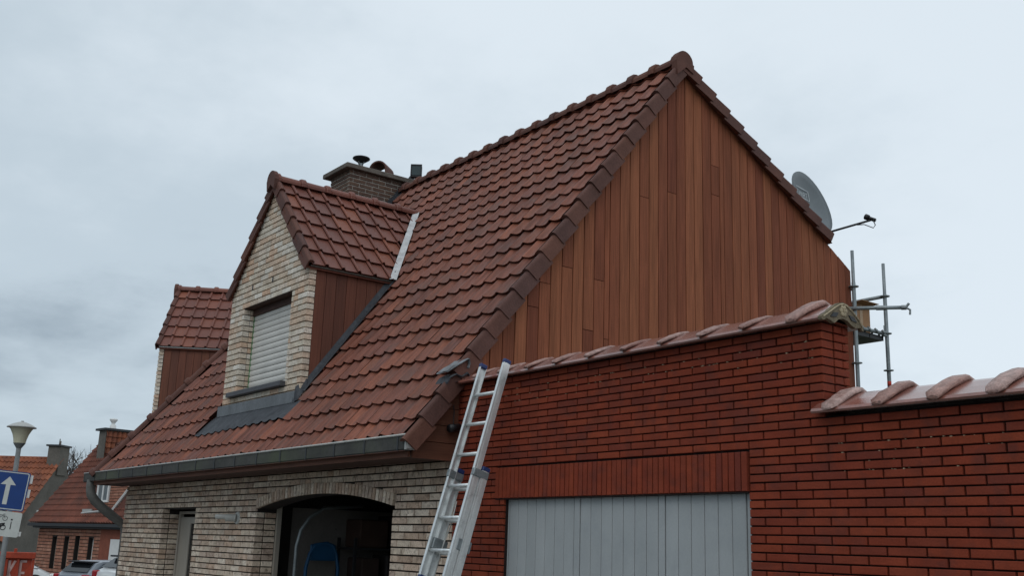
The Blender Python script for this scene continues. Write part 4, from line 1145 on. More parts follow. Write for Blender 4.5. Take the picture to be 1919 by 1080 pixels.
for i in range(2):
    y0 = 11.085 + i * .30
    b = MB(); b.box(PX - 2.5, PX - .03, y0, y0 + .285, 4.38, 4.44); dk = b.build('deck_plank', M_DARK, scf)
    for q in (y0 + .06, y0 + .21):
        b = MB(); b.tube([(PX - .06, q, 4.43), (PX - .02, q, 4.475), (PX + .01, q, 4.498), (PX + .032, q, 4.475), (PX + .034, q, 4.455)], .014, 6)
        b.build('deck_claw', M_GALV, dk, smooth=True)
bx = thing('cardboard_box', (-7.85, 11.30, 4.44), 'open cardboard box with a raised flap on the scaffold deck', 'box')
b = MB(); x0, x1, y0, y1, z0, z1 = -8.10, -7.74, 11.12, 11.48, 4.442, 4.80
for a_ in ((x0, x1, y0, y0 + .008), (x0, x1, y1 - .008, y1), (x0, x0 + .008, y0 + .008, y1 - .008), (x1 - .008, x1, y0 + .008, y1 - .008)): b.box(*a_, z0, z1)
b.box(x0, x1, y0, y1, z0 - .001, z0 + .006); b.build('carton', M_CARD, bx)
b = MB(); b.prism([(x1, y0, z1), (x1, y1, z1), (x1 + .13, y1 + .02, z1 + .015), (x1 + .13, y0 + .02, z1 + .015)], (0, 0, .006)); b.build('flap', M_CARD, bx)
b = MB(); b.prism([(x0, y1, z1), (x1, y1, z1), (x1, y1 + .13, z1 + .03), (x0, y1 + .13, z1 + .03)], (0, 0, .006)); b.build('flap', M_CARD, bx)
b = MB(); b.prism([(x0, y0, z1), (x0, y1, z1), (x0 - .05, y1, z1 + .13), (x0 - .05, y0, z1 + .13)], (-.006, 0, 0)); b.build('flap', M_CARD, bx)
b = MB(); b.box(x1 + .0005, x1 + .002, y0 + .15, y0 + .205, z0, z1); b.build('packing_tape', mat('tan_tape', [(.42, .28, .16)], per_piece=False, bump=0, rough=.4), bx)

# ================================================================== SMALL FITTINGS
wl = thing('wall_lamp', (-12.33, 5.19, 1.905), 'grey cylindrical lamp on a round plate between window and garage arch', 'lamp')
MX = frame((0, 0, 1), (0, -1, 0), (1, 0, 0), (0, 0, 0))
c0 = Vector((-12.30, 5.19, 1.905)); ax_ = Vector((-.55, -.83, .0)).normalized()
M = frame(ax_.cross(Vector((0, 0, 1))), (0, 0, 1), ax_, c0) @ Matrix.Diagonal((.72, .72, .62, 1))
b = MB(); b.lathe([(0, -.03), (.095, -.03), (.095, .0), (.085, .015), (0, .016)], 20, frame((1, 0, 0), (0, 0, 1), (0, -1, 0), c0 + Vector((0, .01, 0))) @ Matrix.Diagonal((.8, .8, .8, 1))); b.build('mounting_plate', M_LAMPT, wl, smooth=False)
b = MB(); b.lathe([(.0, .0), (.062, .01), (.062, .07), (.058, .075), (.062, .08), (.062, .14), (.058, .145), (.062, .15), (.060, .21), (.0, .212)], 18, M); b.build('lamp_body', M_LAMPT, wl, angle=40)
b = MB(); b.lathe([(.040, .20), (.044, .30), (.040, .40), (.015, .415), (0, .415)], 14, M @ Matrix.Translation((0, .012, 0))); b.build('lamp_tip', M_LAMPT, wl, smooth=True)
sl = thing('spotlight', (-7.64, 5.13, 2.655), 'small black spotlight on the wooden eave end behind the ladder', 'spotlight')
b = MB(); b.cbox(-7.675, -7.64, 5.10, 5.15, 2.63, 2.69, .006); b.tube([(-7.66, 5.135, 2.69), (-7.66, 5.14, 2.80), (-7.66, 5.13, 2.86)], .004, 5); b.build('spotlight_bracket', M_BLACK, sl)
b = MB(); b.tube([(-7.645, 5.19, 2.672), (-7.615, 5.07, 2.645)], [.030, .036], 12); b.build('spotlight_head', M_BLACK, sl, smooth=True)
fl = thing('floodlight', (-13.40, 8.05, 7.10), 'small black boxed floodlight at the ridge beside the chimney', 'floodlight')
Mf = Matrix.Translation((-13.36, 8.05, 7.30)) @ Matrix.Rotation(radians(52), 4, 'Z')
b = MB(); b.cbox(-.085, .085, -.04, .04, -.09, .11, .012, Mf); b.box(-.088, -.07, -.055, -.04, -.06, .12, Mf); b.box(.07, .088, -.055, -.04, -.06, .12, Mf); b.box(-.07, .07, -.055, -.04, .10, .12, Mf); b.build('flood_housing', M_BLACK, fl)
b = MB(); b.box(-.068, .068, -.046, -.0405, -.055, .095, Mf); b.build('flood_glass', mat('floodlight_glass', [(.03, .05, .052)], per_piece=False, rough=.12, bump=0), fl)
b = MB(); b.tube([Mf @ Vector((0, 0, -.09)), Mf @ Vector((0, 0, -.33))], .015, 8); b.build('flood_stem', M_BLACK, fl)
ht = thing('hand_truck', (-11.6, 6.1, .11), 'blue arched frame standing before the pale wall inside the dark garage', 'hand truck')
b = MB()
b.tube([(-11.72, 5.85, .2), (-11.72, 5.86, 1.36), (-11.72, 5.90, 1.52), (-11.72, 5.96, 1.62), (-11.72, 6.12, 1.645), (-11.72, 6.20, 1.62), (-11.72, 6.25, 1.52), (-11.72, 6.285, 1.36), (-11.72, 6.29, .2)], .022, 8)
b.build('frame_tube', M_BLUE, ht, smooth=True)
b = MB(); b.cbox(-11.735, -11.705, 5.90, 6.24, 1.44, 1.63, .012); b.build('back_plate', M_BLUE, ht)
b = MB(); b.cbox(-11.74, -11.5, 5.86, 6.28, .13, .15, .004); b.build('toe_plate', M_BLUE, ht)
for s in (5.84, 6.30):
    b = MB(); b.lathe([(0, -.02), (.11, -.02), (.11, .02), (0, .02)], 18, Matrix.Translation((-11.76, s, .22)) @ Matrix.Rotation(pi / 2, 4, 'X')); b.build('wheel', M_TYRE, ht)
sh = thing('storage_shelf', (-11.85, 6.95, .11), 'dark metal shelf rack inside the garage against the pale wall', 'shelf')
for (x, yy) in ((-11.68, 6.48), (-12.1, 6.48), (-11.68, 7.6), (-12.1, 7.6)):
    b = MB(); b.box(x - .016, x + .016, yy - .016, yy + .016, .11, 1.72); b.build('upright', M_DARK, sh)
for z in (.4, .85, 1.22, 1.58):
    b = MB(); b.box(-12.12, -11.66, 6.46, 7.62, z, z + .025); b.build('shelf_board', M_DARK, sh)
M_CLUT = mat('garage_clutter', [(.05, .035, .03), (.03, .03, .035), (.07, .04, .03)], bump=.1)
for i, (ya, yb2, zs, h) in enumerate(((6.55, 6.95, 1.605, .34), (7.0, 7.5, 1.605, .40), (6.6, 6.85, 1.245, .24), (6.95, 7.4, 1.245, .28), (6.55, 7.3, .875, .26))):
    o_ = thing('storage_crate', (-11.85, ya, zs), ['dark crate at the left end of the garage shelf top', 'taller dark crate at the right end of the garage shelf top', 'small dark crate under the top garage shelf', 'wide dark crate under the top garage shelf', 'long dark crate low on the garage shelf'][i], 'crate')
    b = MB(); b.cbox(-12.08, -11.70, ya, yb2, zs, zs + h, .015); b.build('crate_body', M_CLUT, o_)

# ================================================================== BACKGROUND HOUSES
def tiled_slope(name, P, e, v, rise, m, parent, rows, ub, pitch=.24):
    """a slope of wavy tile rows starting at P, along e, run v (horizontal) and rise; ub(f) gives the u-range at height fraction f"""
    P, e, v = Vector(P), Vector(e), Vector(v); up = v + Vector((0, 0, rise)); n = e.cross(up).normalized()
    if n.z < 0: n = -n
    b = MB()
    for r in range(rows):
        f0, f1 = r / rows, (r + 1.12) / rows
        ua, uc = ub(f0 + .5 / rows)
        k = max(2, int((uc - ua) / (pitch / 4)))
        vs_ = []
        for j in range(k + 1):
            u = ua + (uc - ua) * j / k
            w = (.10, .03, -.03, .03)[j % 4] + random.uniform(-.005, .005)
            for f, dz in ((f0, .075), (min(f1, 1), .0), (f0, .0)): vs_.append(P + e * u + up * f + n * (w + dz))
        b.add(vs_, [q for j in range(k) for q in ((3 * j, 3 * j + 3, 3 * j + 4, 3 * j + 1), (3 * j + 2, 3 * j + 5, 3 * j + 3, 3 * j))])
    return b.build(name, m, parent, kind='stuff')

# --- house B (low brick house at the end of the street)
PLB = Vector((-37.008, 8.628, 1.97)); EB = Vector((.990, .138, 0)); VB = Vector((-.138, .990, 0))
hb = thing('brick_cottage', (PLB.x * 1.6, PLB.y * 1.6, -.8), 'low red brick cottage with narrow windows and brown tiled roof at the street end', 'house')
KB = 1.6
FB = frame(EB, VB, (0, 0, 1), (PLB.x * KB, PLB.y * KB, 1.65 * (1 - KB))) @ Matrix.Diagonal((KB, KB, KB, 1))
M_BBRICK = mat('cottage_brick', [(.36, .16, .10), (.30, .125, .08), (.40, .20, .135), (.33, .135, .085)], nscale=(3, 3, 3), namt=.3, fscale=18, famt=.25, rough=.9, bump=.2)
M_BBRICK2 = mat('cottage_red_brick', [(.24, .075, .045), (.21, .065, .04)], nscale=(3, 3, 3), namt=.2, fscale=18, famt=.2, rough=.9, bump=.2)
wins = [(1.30, 1.62), (2.20, 2.52), (2.98, 3.28), (3.92, 4.24)]
b = MB(); wall_with_holes(b, .30, .55, .15, 4.78, -.5, 1.92, [(a, c, .55 if i != 2 else -.4, 1.56 + (.07 if i == 2 else 0)) for i, (a, c) in enumerate(wins)])
b.box(.15, 4.78, .56, 5.0, -.5, 1.9)
wB = b.build('wall', M_MORTAR, hb, T=FB)
holes = [(a - .02, c + .02, .55 if i != 2 else -.4, 1.56 + (.07 if i == 2 else 0)) for i, (a, c) in enumerate(wins)]
def bint(z):
    iv = []; x = .15
    for (a, c, z0, z1) in holes:
        if z0 < z < z1: iv.append((x, a)); x = c
    iv.append((x, 4.78)); return iv
pcs = lay((0, .285, 0), (1, 0, 0), (0, -1, 0), range(-4, 19), bint, .34, .10, .015, .02, .05, M_BBRICK, 'bb', anchor=.1, z0=0, T=FB)
emit('brick', pcs, M_BBRICK, wB, limit=0)
b = MB(); b.box(4.785, 9.0, .24, 5.0, -.5, 1.9); b.build('side_wing_wall', M_BBRICK2, hb, T=FB)
for i, (a, c) in enumerate(wins):
    b = MB(); z0 = .55 if i != 2 else -.4; z1 = 1.56 + (.07 if i == 2 else 0)
    for q in ((a, a + .05, z0, z1), (c - .05, c, z0, z1), (a + .05, c - .05, z1 - .05, z1), (a + .05, c - .05, z0, z0 + .05)): b.box(q[0], q[1], .42, .50, q[2], q[3])
    w_ = b.build('window', M_WHITE if i == 3 else M_FRAME, hb, T=FB)
    b = MB(); b.box(a + .05, c - .05, .46, .47, z0 + .05, z1 - .05); b.build('pane', M_GLASS, w_, T=FB)
b = MB(); b.box(5.55, 7.6, .20, .236, -.4, 1.55); b.build('garage_door', M_WHITE, hb, T=FB)
b = MB(); b.box(-.05, 9.1, -.02, .12, 1.875, 1.965); b.build('gutter', M_DARK, hb, T=FB)
b = MB(); b.box(.0, 9.05, .13, .29, 1.82, 1.88); b.build('soffit', M_DARK, hb, T=FB)
tiled_slope('roof_tile', FB @ Vector((0, .05, 1.97)), EB, VB * 2.03 * KB, 2.74 * KB, M_BRTILE, hb, 15, lambda f: (0, 9 * KB), .28)
b = MB(); b.prism([(0.05, .15, 1.9), (.05, 2.08, 4.66), (.05, 4.1, 1.9)], (.2, 0, 0)); b.build('gable_wall', M_BBRICK2, hb, T=FB)
b = MB(); b.add([(0, 2.08, 4.70), (9, 2.08, 4.70), (9, 4.2, 1.9), (0, 4.2, 1.9)], [(0, 1, 2, 3)]); b.build('rear_roof', M_BRTILE, hb, T=FB)
# tile-hung chimney on the ridge
b = MB(); b.box(.85, 1.38, 1.55, 2.35, 3.6, 5.02)
chb = b.build('chimney', M_RENDER, hb, T=FB)
b = MB(); b.box(.75, 1.48, 1.45, 2.45, 5.02, 5.09); b.build('chimney_cap', M_DARK, chb, T=FB)
tiled_slope('tile_hanging', FB @ Vector((1.39, 1.53, 3.9)), VB, EB * -.01, 1.1 * KB, M_ORTILE, chb, 6, lambda f: (0, .84 * KB), .25)
b = MB(); b.lathe([(.10, 0), (.10, .12), (.05, .17), (.07, .22), (.13, .30), (.13, .34), (.0, .36)], 12, FB @ Matrix.Translation((1.15, 1.85, 5.09))); b.build('chimney_pot', M_WHITE, chb, smooth=True)
# small brick dormer with a white window
FD = FB @ Matrix.Translation((.91, -.40, 0))
b = MB(); b.box(3.02, 5.4, .77, 2.2, 2.1, 3.35); dB = b.build('dormer', M_MORTAR, hb, T=FD)
pcs = lay((0, .755, 0), (1, 0, 0), (0, -1, 0), range(0, 14), lambda z: [(3.04, 3.06), (3.88, 5.4)] if z > 2.58 else [(3.04, 5.4)], .30, .082, .016, .018, .05, M_BBRICK, 'bd', anchor=.1, z0=2.2, T=FD)
emit('brick', pcs, M_BBRICK, dB, limit=0)
b = MB()
for q in ((3.07, 3.15, 2.60, 3.28), (3.78, 3.86, 2.60, 3.28), (3.44, 3.50, 2.60, 3.28), (3.15, 3.44, 2.60, 2.66), (3.50, 3.78, 2.60, 2.66)): b.box(q[0], q[1], .72, .768, q[2], q[3])
w_ = b.build('window', M_WHITE, dB, T=FD)
b = MB(); b.box(3.15, 3.78, .745, .755, 2.66, 3.28); b.build('pane', M_DISH, w_, T=FD)
b = MB(); b.tube([FD @ Vector(p) for p in ((2.5, .60, 2.27), (3.3, .60, 2.31), (3.75, .60, 2.33), (4.05, .62, 2.46))], .06, 6); b.box(2.45, 3.1, .62, .72, 2.28, 2.40, FD); b.build('lead_flashing', M_ZINCL, hb)
b = MB(); b.tube([FD @ Vector((4.36, .68, 2.36)), FD @ Vector((5.3, .70, 3.02))], .08, 6); b.build('white_bargeboard', M_WHITE, hb)
b = MB(); b.prism([(4.42, .70, 2.30), (5.5, .70, 2.30), (5.5, .70, 3.06)], (0, .04, 0)); b.build('tiled_slope', M_BRTILE, dB, T=FD)

# --- house A (orange roof with grey rendered gable)
KA = 1.9
GA_ = Vector((-40.7 * KA, 10.33 * KA, 4.30))
ea = Vector((.237, .971, 0)); ang = radians(-30); EA = Vector((ea.x * cos(ang) - ea.y * sin(ang), ea.x * sin(ang) + ea.y * cos(ang), 0))
VA = Vector((EA.y, -EA.x, 0))
if VA.x < 0: VA = -VA
ha = thing('orange_roof_house', (GA_.x, GA_.y, -.4), 'house with weathered orange tiled roof, grey rendered gable and stubby chimney', 'house')
FA = frame(EA, VA, (0, 0, 1), (GA_.x, GA_.y, 1.65 * (1 - KA))) @ Matrix.Diagonal((KA, KA, KA, 1))
ZRa, RUN, RISE = 4.30, 3.0, 2.9
b = MB(); b.prism([(-.02, -RUN, ZRa - RISE), (-.02, 0, ZRa), (-.02, RUN, ZRa - RISE), (-.02, RUN, -.5), (-.02, -RUN, -.5)], (-.2, 0, 0)); b.build('gable_wall', M_RENDER, ha, T=FA)
b = MB(); b.box(-9, -.23, -RUN + .1, RUN - .1, -.5, ZRa - RISE); b.build('wall', M_RENDER, ha, T=FA)
tiled_slope('roof_tile', FA @ Vector((-9, RUN + .1, ZRa - RISE - .08)), EA, -VA * (RUN + .1) * KA, (RISE + .10) * KA, M_ORTILE, ha, 14, lambda f: (0, 9.05 * KA), .32)
b = MB(); b.add([(-9, 0, ZRa), (0, 0, ZRa), (0, -RUN, ZRa - RISE), (-9, -RUN, ZRa - RISE)], [(0, 1, 2, 3)]); b.build('rear_roof', M_ORTILE, ha, T=FA)
b = MB(); b.tube([FA @ Vector((-9, 0, ZRa + .02)), FA @ Vector((-.5, 0, ZRa + .02))], .09, 6); b.build('ridge', M_ORTILE, ha)
b = MB(); b.box(-.42, .04, -.32, .32, ZRa - .6, ZRa + .42); cA = b.build('chimney', M_RENDER, ha, T=FA)
b = MB(); b.box(-.49, .09, -.38, .38, ZRa + .42, ZRa + .48); b.build('chimney_cap', M_DARK, cA, T=FA)
b = MB(); b.tube([FA @ Vector((-.2, 0, ZRa + .48)), FA @ Vector((-.2, 0, ZRa + .72))], [.05, .03], 8); b.tube([FA @ Vector((-.12, .12, ZRa + .48)), FA @ Vector((-.06, .16, ZRa + .62))], .03, 6); b.tube([FA @ Vector((0, .3, ZRa + .48)), FA @ Vector((0, .3, ZRa + .60))], .06, 8)
b.build('chimney_pot', M_CONC, cA)
b = MB(); b.box(-.018, .02, .5, 1.25, 2.35, 2.42); w_ = b.build('window', M_WHITE, ha, T=FA)
b = MB(); b.box(-.018, .01, .5, 1.2, 2.0, 2.348); b.build('pane', M_GLASS, w_, T=FA)

# ================================================================== BARE TREES
def tree(name, base, hgt, label, seed):
    rr = random.Random(seed)
    t = thing(name, base, label, 'tree', 'bare winter trees behind the houses')
    b = MB(); b.tube([base, base + Vector((.1, .1, hgt * .25)), base + Vector((.05, -.1, hgt * .5))], [hgt * .03, hgt * .024, hgt * .018], 8); b.build('trunk', M_BARK, t, smooth=True)
    c = MB()
    def grow(p, d, l, r, dep):
        q = p + d * l
        c.tube([p, p + d * l * .5 + Vector((rr.uniform(-.05, .05) * l,) * 3), q], [r, r * .8, r * .6], 4, caps=False)
        if dep == 0: return
        for _ in range(rr.choice((3, 3, 4))):
            nd = (d + Vector((rr.uniform(-.8, .8), rr.uniform(-.8, .8), rr.uniform(-.25, .7)))).normalized()
            grow(p + d * l * rr.uniform(.5, 1), nd, l * rr.uniform(.6, .82), max(r * .55, .012), dep - 1)
    for k in range(5):
        a = 2 * pi * k / 5
        grow(base + Vector((.05, -.05, hgt * rr.uniform(.3, .5))), Vector((cos(a) * .6, sin(a) * .6, rr.uniform(.6, 1.2))).normalized(), hgt * .19, hgt * .012, 4)
    c.build('crown', M_BARK, t)
tree('bare_tree', Vector((-107, 29.0, -.8)), 11.6, 'bare winter tree between the grey chimney and the tile hung chimney', 2)
tree('bare_tree', Vector((-98, 30.4, -.8)), 12.2, 'bare winter tree behind the tile hung chimney', 3)
tree('bare_tree', Vector((-103, 33.6, -.8)), 12.6, 'bare winter tree showing above the lower end of the hip tiles', 4)

# ================================================================== STREET LAMP
lp = Vector((-19.55, 4.225, -.1))
sl_ = thing('street_lamp', lp, 'grey street lamp with cream flared lantern and domed cap above the blue sign', 'street lamp')
b = MB(); b.tube([lp, lp + Vector((0, 0, 1.0)), lp + Vector((0, 0, 1.02)), lp + Vector((.0, 0, 3.16))], [.06, .06, .045, .04], 12); b.build('post', M_POST, sl_, smooth=True)
TL = Matrix.Translation(lp + Vector((0, 0, 3.13))) @ Matrix.Diagonal((.79, .79, .79, 1))
b = MB(); b.lathe([(.04, 0), (.065, .04), (.10, .09), (.125, .13)], 20, TL); b.build('lantern_base', M_POST, sl_, smooth=True)
b = MB(); b.lathe([(.12, .125), (.135, .22), (.165, .32), (.215, .42), (.255, .465)], 24, TL); b.build('lantern_glass', M_LAMPG, sl_, smooth=True)
b = MB(); b.lathe([(.255, .458), (.30, .462), (.30, .478), (.20, .535), (.10, .575), (.03, .592), (.03, .61), (0, .615)], 24, TL); b.build('lantern_cap', M_LAMPT, sl_, angle=35)

# ================================================================== ONE WAY SIGN
sp = Vector((-15.66, 3.17, 0))
sg = thing('traffic_sign', sp, 'blue sign with white up arrow above white bicycle plate on a grey post', 'traffic sign')
sn_ = Vector((.95, -.30, 0)).normalized(); su = Vector((.016, .065, 1)).normalized()
sr = sn_.cross(su) * -1; sr = su.cross(sn_); sn2 = sr.cross(su)
FS = frame(sr, su, sn2, sp + su * 2.20 + sn_ * .0)
def onsign(b, poly, dz, th_=.004):
    P = [FS @ Vector((p[0], p[1], dz)) for p in poly]; b.prism(P, (FS.to_3x3() @ Vector((0, 0, th_))))
def rrect(x0, x1, y0, y1, r, n=5):
    o = []
    for cx, cy, a0 in ((x1 - r, y0 + r, -90), (x1 - r, y1 - r, 0), (x0 + r, y1 - r, 90), (x0 + r, y0 + r, 180)):
        for k in range(n): a = radians(a0 + 90 * k / (n - 1)); o.append((cx + r * cos(a), cy + r * sin(a)))
    return o
b = MB(); b.tube([sp, sp + su * 2.44], .038, 12); b.build('post', M_POST, sg, smooth=True)
W2 = .25
b = MB(); onsign(b, rrect(-W2, W2, -.26, .26, .03), .045, .006); pl = b.build('sign_plate', M_BLUES, sg)
b = MB(); ro, ri = rrect(-W2 + .012, W2 - .012, -.248, .248, .024), rrect(-W2 + .024, W2 - .024, -.236, .236, .016)
n = len(ro); vs_ = [FS @ Vector((*p, .0525)) for p in ro + ri]; b.add(vs_, [(i, (i + 1) % n, n + (i + 1) % n, n + i) for i in range(n)]); b.build('white_border', M_SIGNW, pl)
b = MB(); onsign(b, [(-.028, -.185), (.028, -.185), (.028, .075), (.095, .075), (0, .185), (-.095, .075), (-.028, .075)], .051, .003); b.build('arrow', M_SIGNW, pl)
b = MB(); onsign(b, rrect(-W2, W2, -.60, -.275, .025), .045, .006); p2 = b.build('lower_plate', M_SIGNW, sg)
b = MB()
def ring(cx, cy, r, w=.008):
    n = 18; vs_ = []
    for q in (r, r - w):
        for k in range(n): vs_.append(FS @ Vector((cx + q * cos(2 * pi * k / n), cy + q * sin(2 * pi * k / n), .0535)))
    b.add(vs_, [(k, (k + 1) % n, n + (k + 1) % n, n + k) for k in range(n)])
def bar(p, q, w=.009):
    d = Vector((q[0] - p[0], q[1] - p[1])).normalized(); nx, ny = -d.y * w / 2, d.x * w / 2
    b.quad(*[FS @ Vector((x, y, .0538)) for x, y in ((p[0] + nx, p[1] + ny), (q[0] + nx, q[1] + ny), (q[0] - nx, q[1] - ny), (p[0] - nx, p[1] - ny))])
ring(-.06, -.365, .032, .006); ring(.05, -.365, .032, .006)
for p, q in (((-.06, -.365), (-.02, -.325)), ((-.02, -.325), (.03, -.325)), ((.03, -.325), (.05, -.365)), ((-.03, -.365), (-.02, -.325)), ((-.03, -.365), (.03, -.325)), ((.02, -.312), (.045, -.312))): bar(p, q, .006)
ring(-.085, -.485, .036, .010); ring(.045, -.485, .036, .010)
for p, q, w in (((-.085, -.485), (-.045, -.425), .012), ((-.055, -.42), (-.025, -.415), .012), ((-.04, -.47), (.03, -.47), .035), ((0, -.445), (.06, -.43), .018), ((.03, -.455), (.06, -.45), .03)): bar(p, q, w)
for p, q in (((.135, -.40), (.135, -.50)), ((.125, -.375), (.145, -.375))): bar(p, q, .01)
bar((.135, -.385), (.135, -.365), .022); bar((-.012, -.565), (.012, -.565), .022)
b.build('bicycle_pictogram', M_BLACK, p2)
b = MB()
for (y0, y1) in ((.12, .23), (-.07, .04)): b.box(W2 + .0, W2 + .035, y0, y1, .0, .035, FS)
b.box(W2 - .005, W2 + .03, -.58, -.52, .0, .035, FS)
b.build('sign_bracket', M_WHITE, sg)

# ================================================================== SKIP CONTAINER
sk = thing('waste_skip', (-24, 5.4, -.25), 'orange red waste skip with faded vertical lettering EKE beside white car', 'skip')
FK = frame((-.245, -.97, 0), (.97, -.245, 0), (0, 0, 1), (-23.73, 5.69, 0))      # x runs left along the face, y towards the camera
b = MB(); b.box(0, 3.6, -1.9, 0, -.25, 1.17, FK); body = b.build('skip_body', M_SKIP, sk)
b = MB(); b.cbox(-.06, 3.66, -.05, .075, 1.13, 1.26, .012, FK); b.cbox(.30, .36, .0, .05, 1.26, 1.33, .006, FK); b.build('top_rail', M_SKIP, sk)
for x in (-.055, .225, .44, .66, .88, 1.1, 1.4, 1.7):
    b = MB(); b.prism([FK @ Vector(p) for p in ((x, 0.001, -.25), (x + .006, .05, -.25), (x + .044, .05, -.25), (x + .05, .001, -.25))], (0, 0, 1.37)); b.build('rib', M_SKIP, sk)
L3 = {'E': [(0, 0, 0, 1), (0, 1, 1, 1), (0, .5, .8, .5), (0, 0, 1, 0)], 'K': [(0, 0, 0, 1), (0, .5, 1, 1), (0, .5, 1, 0)]}
for (ch, x) in (('E', .20), ('K', .41), ('E', .63)):
    b = MB()
    for s in L3[ch]:
        p = Vector((x - s[0] * .10, .004, .62 + s[1] * .46)); q = Vector((x - s[2] * .10, .004, .62 + s[3] * .46))
        d = (q - p).normalized(); w = Vector((-d.z, 0, d.x)) * .024
        P = [FK @ (p - d * .01 + w), FK @ (q + d * .01 + w), FK @ (q + d * .01 - w), FK @ (p - d * .01 - w)]
        b.prism(P, FK.to_3x3() @ Vector((0, .004, 0)))
    b.build('letter', M_SKIPT, body)

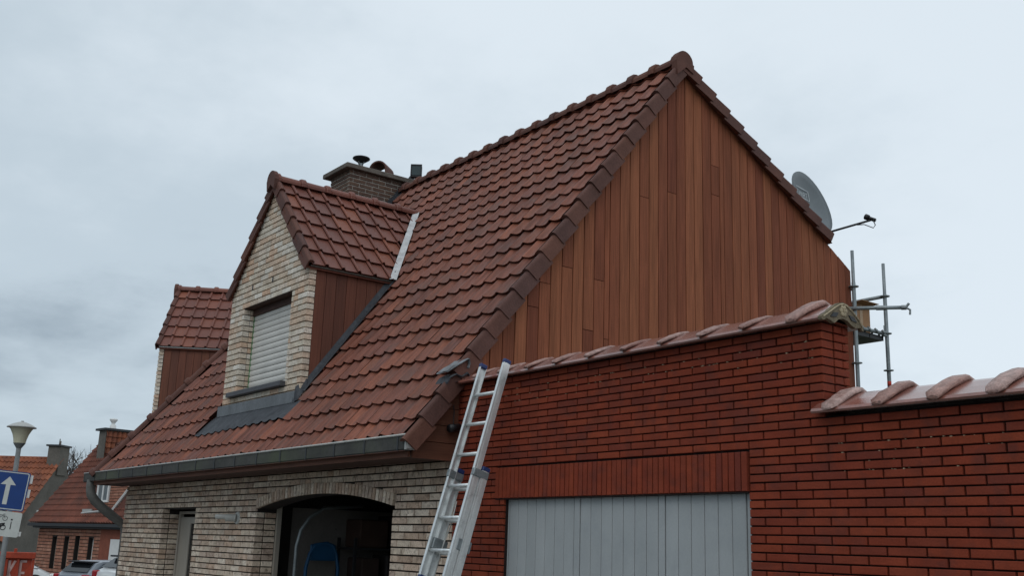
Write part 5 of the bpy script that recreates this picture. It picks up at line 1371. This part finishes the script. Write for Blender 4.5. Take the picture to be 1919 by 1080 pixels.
# ================================================================== PARKED CARS
def loft(secs, n):
    b = MB(); vs_ = [p for s in secs for p in s]; fs_ = []
    for i in range(len(secs) - 1):
        for k in range(n - 1): fs_.append((i * n + k, i * n + k + 1, (i + 1) * n + k + 1, (i + 1) * n + k))
    fs_.append(tuple(range(n - 1, -1, -1))); fs_.append(tuple((len(secs) - 1) * n + k for k in range(n)))
    b.add(vs_, fs_); return b
def car(base, head, paint, label, hatch=True, h=1.46, Lc=4.25, Wc=1.80, tall=1.0):
    c = thing('parked_car', base, label, 'car', 'cars parked at the end of the street')
    hd_ = Vector((cos(head), sin(head), 0)); F_ = frame(hd_, (-hd_.y, hd_.x, 0), (0, 0, 1), base) @ Matrix.Diagonal((1, 1, tall, 1))
    hw = Wc / 2
    # body: cross-sections along x (rear -> front): (x, belt height, bottom, half width)
    B_ = [(-Lc / 2, .66, .42, hw * .80), (-Lc / 2 + .06, .93, .30, hw * .90), (-Lc / 2 + .30, 1.02, .22, hw * .97), (-Lc / 2 + 1.2, 1.02, .20, hw), (0, 1.0, .20, hw), (.62, 1.0, .20, hw), (Lc / 2 - .75, .93, .20, hw * .97), (Lc / 2 - .22, .70, .24, hw * .90), (Lc / 2, .52, .32, hw * .74)]
    secs = []
    for (x, zt, zb, w) in B_:
        secs.append([(x, -w * .96, zb), (x, -w, zb + .2), (x, -w, (zt + zb) / 2 + .08), (x, -w * .94, zt - .05), (x, -w * .85, zt), (x, 0, zt + .025), (x, w * .85, zt), (x, w * .94, zt - .05), (x, w, (zt + zb) / 2 + .08), (x, w, zb + .2), (x, w * .96, zb)])
    loft(secs, 11).build('body', paint, c, T=F_, angle=35)
    rr = -Lc / 2 + .22
    G = [(rr, 1.0, .80), (rr + .40, h - .09, .70), (rr + .75, h - .01, .67), (-.1, h, .67), (.55, h - .06, .68), (1.35, 1.0, .80)]
    secs = [[(x, -hw * w_ * (1.12 if z < 1.01 else 1), .97), (x, -hw * w_, z - .03), (x, -hw * w_ * .9, z), (x, 0, z + .015), (x, hw * w_ * .9, z), (x, hw * w_, z - .03), (x, hw * w_ * (1.12 if z < 1.01 else 1), .97)] for (x, z, w_) in G]
    cb = loft(secs, 7).build('cabin', paint, c, T=F_, angle=35)
    # windows: separate dark panels set just proud of the cabin
    for s in (-1, 1):
        yb_, yt_ = s * hw * .865, s * (hw * .70 + .006)
        for (x0, x1, xa, xb) in ((-1.50, -.35, -1.12, -.35), (-.30, .92, -.30, .42)):
            b = MB(); b.prism([(x0, yb_, 1.03), (x1, yb_, 1.03), (xb, yt_, h - .115), (xa, yt_, h - .10)], (0, s * .012, 0)); b.build('side_window', M_GLASS, cb, T=F_)
    b = MB(); b.prism([(rr + .015, -hw * .70, 1.05), (rr + .015, hw * .70, 1.05), (rr + .36, hw * .60, h - .125), (rr + .36, -hw * .60, h - .125)], (-.03, 0, .012)); b.build('rear_window', M_GLASS, cb, T=F_)
    b = MB(); b.prism([(1.30, -hw * .72, 1.03), (1.30, hw * .72, 1.03), (.62, hw * .62, h - .10), (.62, -hw * .62, h - .10)], (.03, 0, .02)); b.build('windscreen', M_GLASS, cb, T=F_)
    b = MB(); b.cbox(rr + .18, rr + .62, -hw * .62, hw * .62, h - .075, h - .03, .012); b.build('roof_spoiler', M_BLACK, cb, T=F_)
    for s in (-1, 1):
        b = MB(); b.cbox(-Lc / 2 - .005, -Lc / 2 + .22, s * hw * .76 - .11, s * hw * .76 + .11, .70, .97, .03); b.build('tail_light', M_RED, c, T=F_)
        b = MB(); b.cbox(Lc / 2 - .30, Lc / 2 - .06, s * hw * .62 - .16, s * hw * .62 + .16, .58, .72, .03); b.build('headlight', M_WHITE, c, T=F_)
        b = MB(); b.cbox(.78, .93, s * hw * 1.0 - .02, s * (hw * 1.0) + .02 + s * .10, .96, 1.08, .015); b.build('mirror', paint, c, T=F_)
        for x in (-Lc / 2 + .80, Lc / 2 - .85):
            Mw = F_ @ Matrix.Translation((x, s * (hw - .09), .315)) @ Matrix.Rotation(pi / 2, 4, 'X')
            b = MB(); b.lathe([(.20, -.1), (.30, -.10), (.315, -.06), (.315, .06), (.30, .10), (.20, .1)], 22, Mw); wh = b.build('wheel', M_TYRE, c, angle=40)
            b = MB(); b.lathe([(0, -.105), (.20, -.098), (.205, -.02), (.205, .02), (.20, .098), (0, .105)], 14, Mw); b.build('rim', M_RIM, wh)
            b = MB(); n = 16; vs_ = [];
            for (q, yy) in ((.39, s * (hw + .004)), (.33, s * (hw + .004)), (.33, s * (hw - .05))):
                for k in range(n + 1): a = pi * k / n; vs_.append((x + q * cos(a), yy, .315 + q * sin(a)))
            b.add(vs_, [f for k in range(n) for f in ((k, k + 1, n + 2 + k, n + 1 + k), (n + 1 + k, n + 2 + k, 2 * n + 3 + k, 2 * n + 2 + k))]); b.build('wheel_arch', M_BLACK, c, T=F_)
    b = MB(); b.box(-Lc / 2 - .012, -Lc / 2 + .05, -.26, .26, .74, .86); b.build('number_plate', M_WHITE, c, T=F_)
    return c
car(Vector((-41.9, 13.0, gz(-41.9))), radians(118), M_CARG, 'silver grey hatchback seen from behind in front of the brick cottage')
car(Vector((-33.33, 12.03, gz(-33.4))), radians(104), M_CARW, 'white hatchback with a red tail light showing past the pale brick corner', h=1.40, tall=1.13)
car(Vector((-52.8, 11.6, -.85)), radians(74), M_CARW, 'white car with its bonnet showing behind the orange red skip')
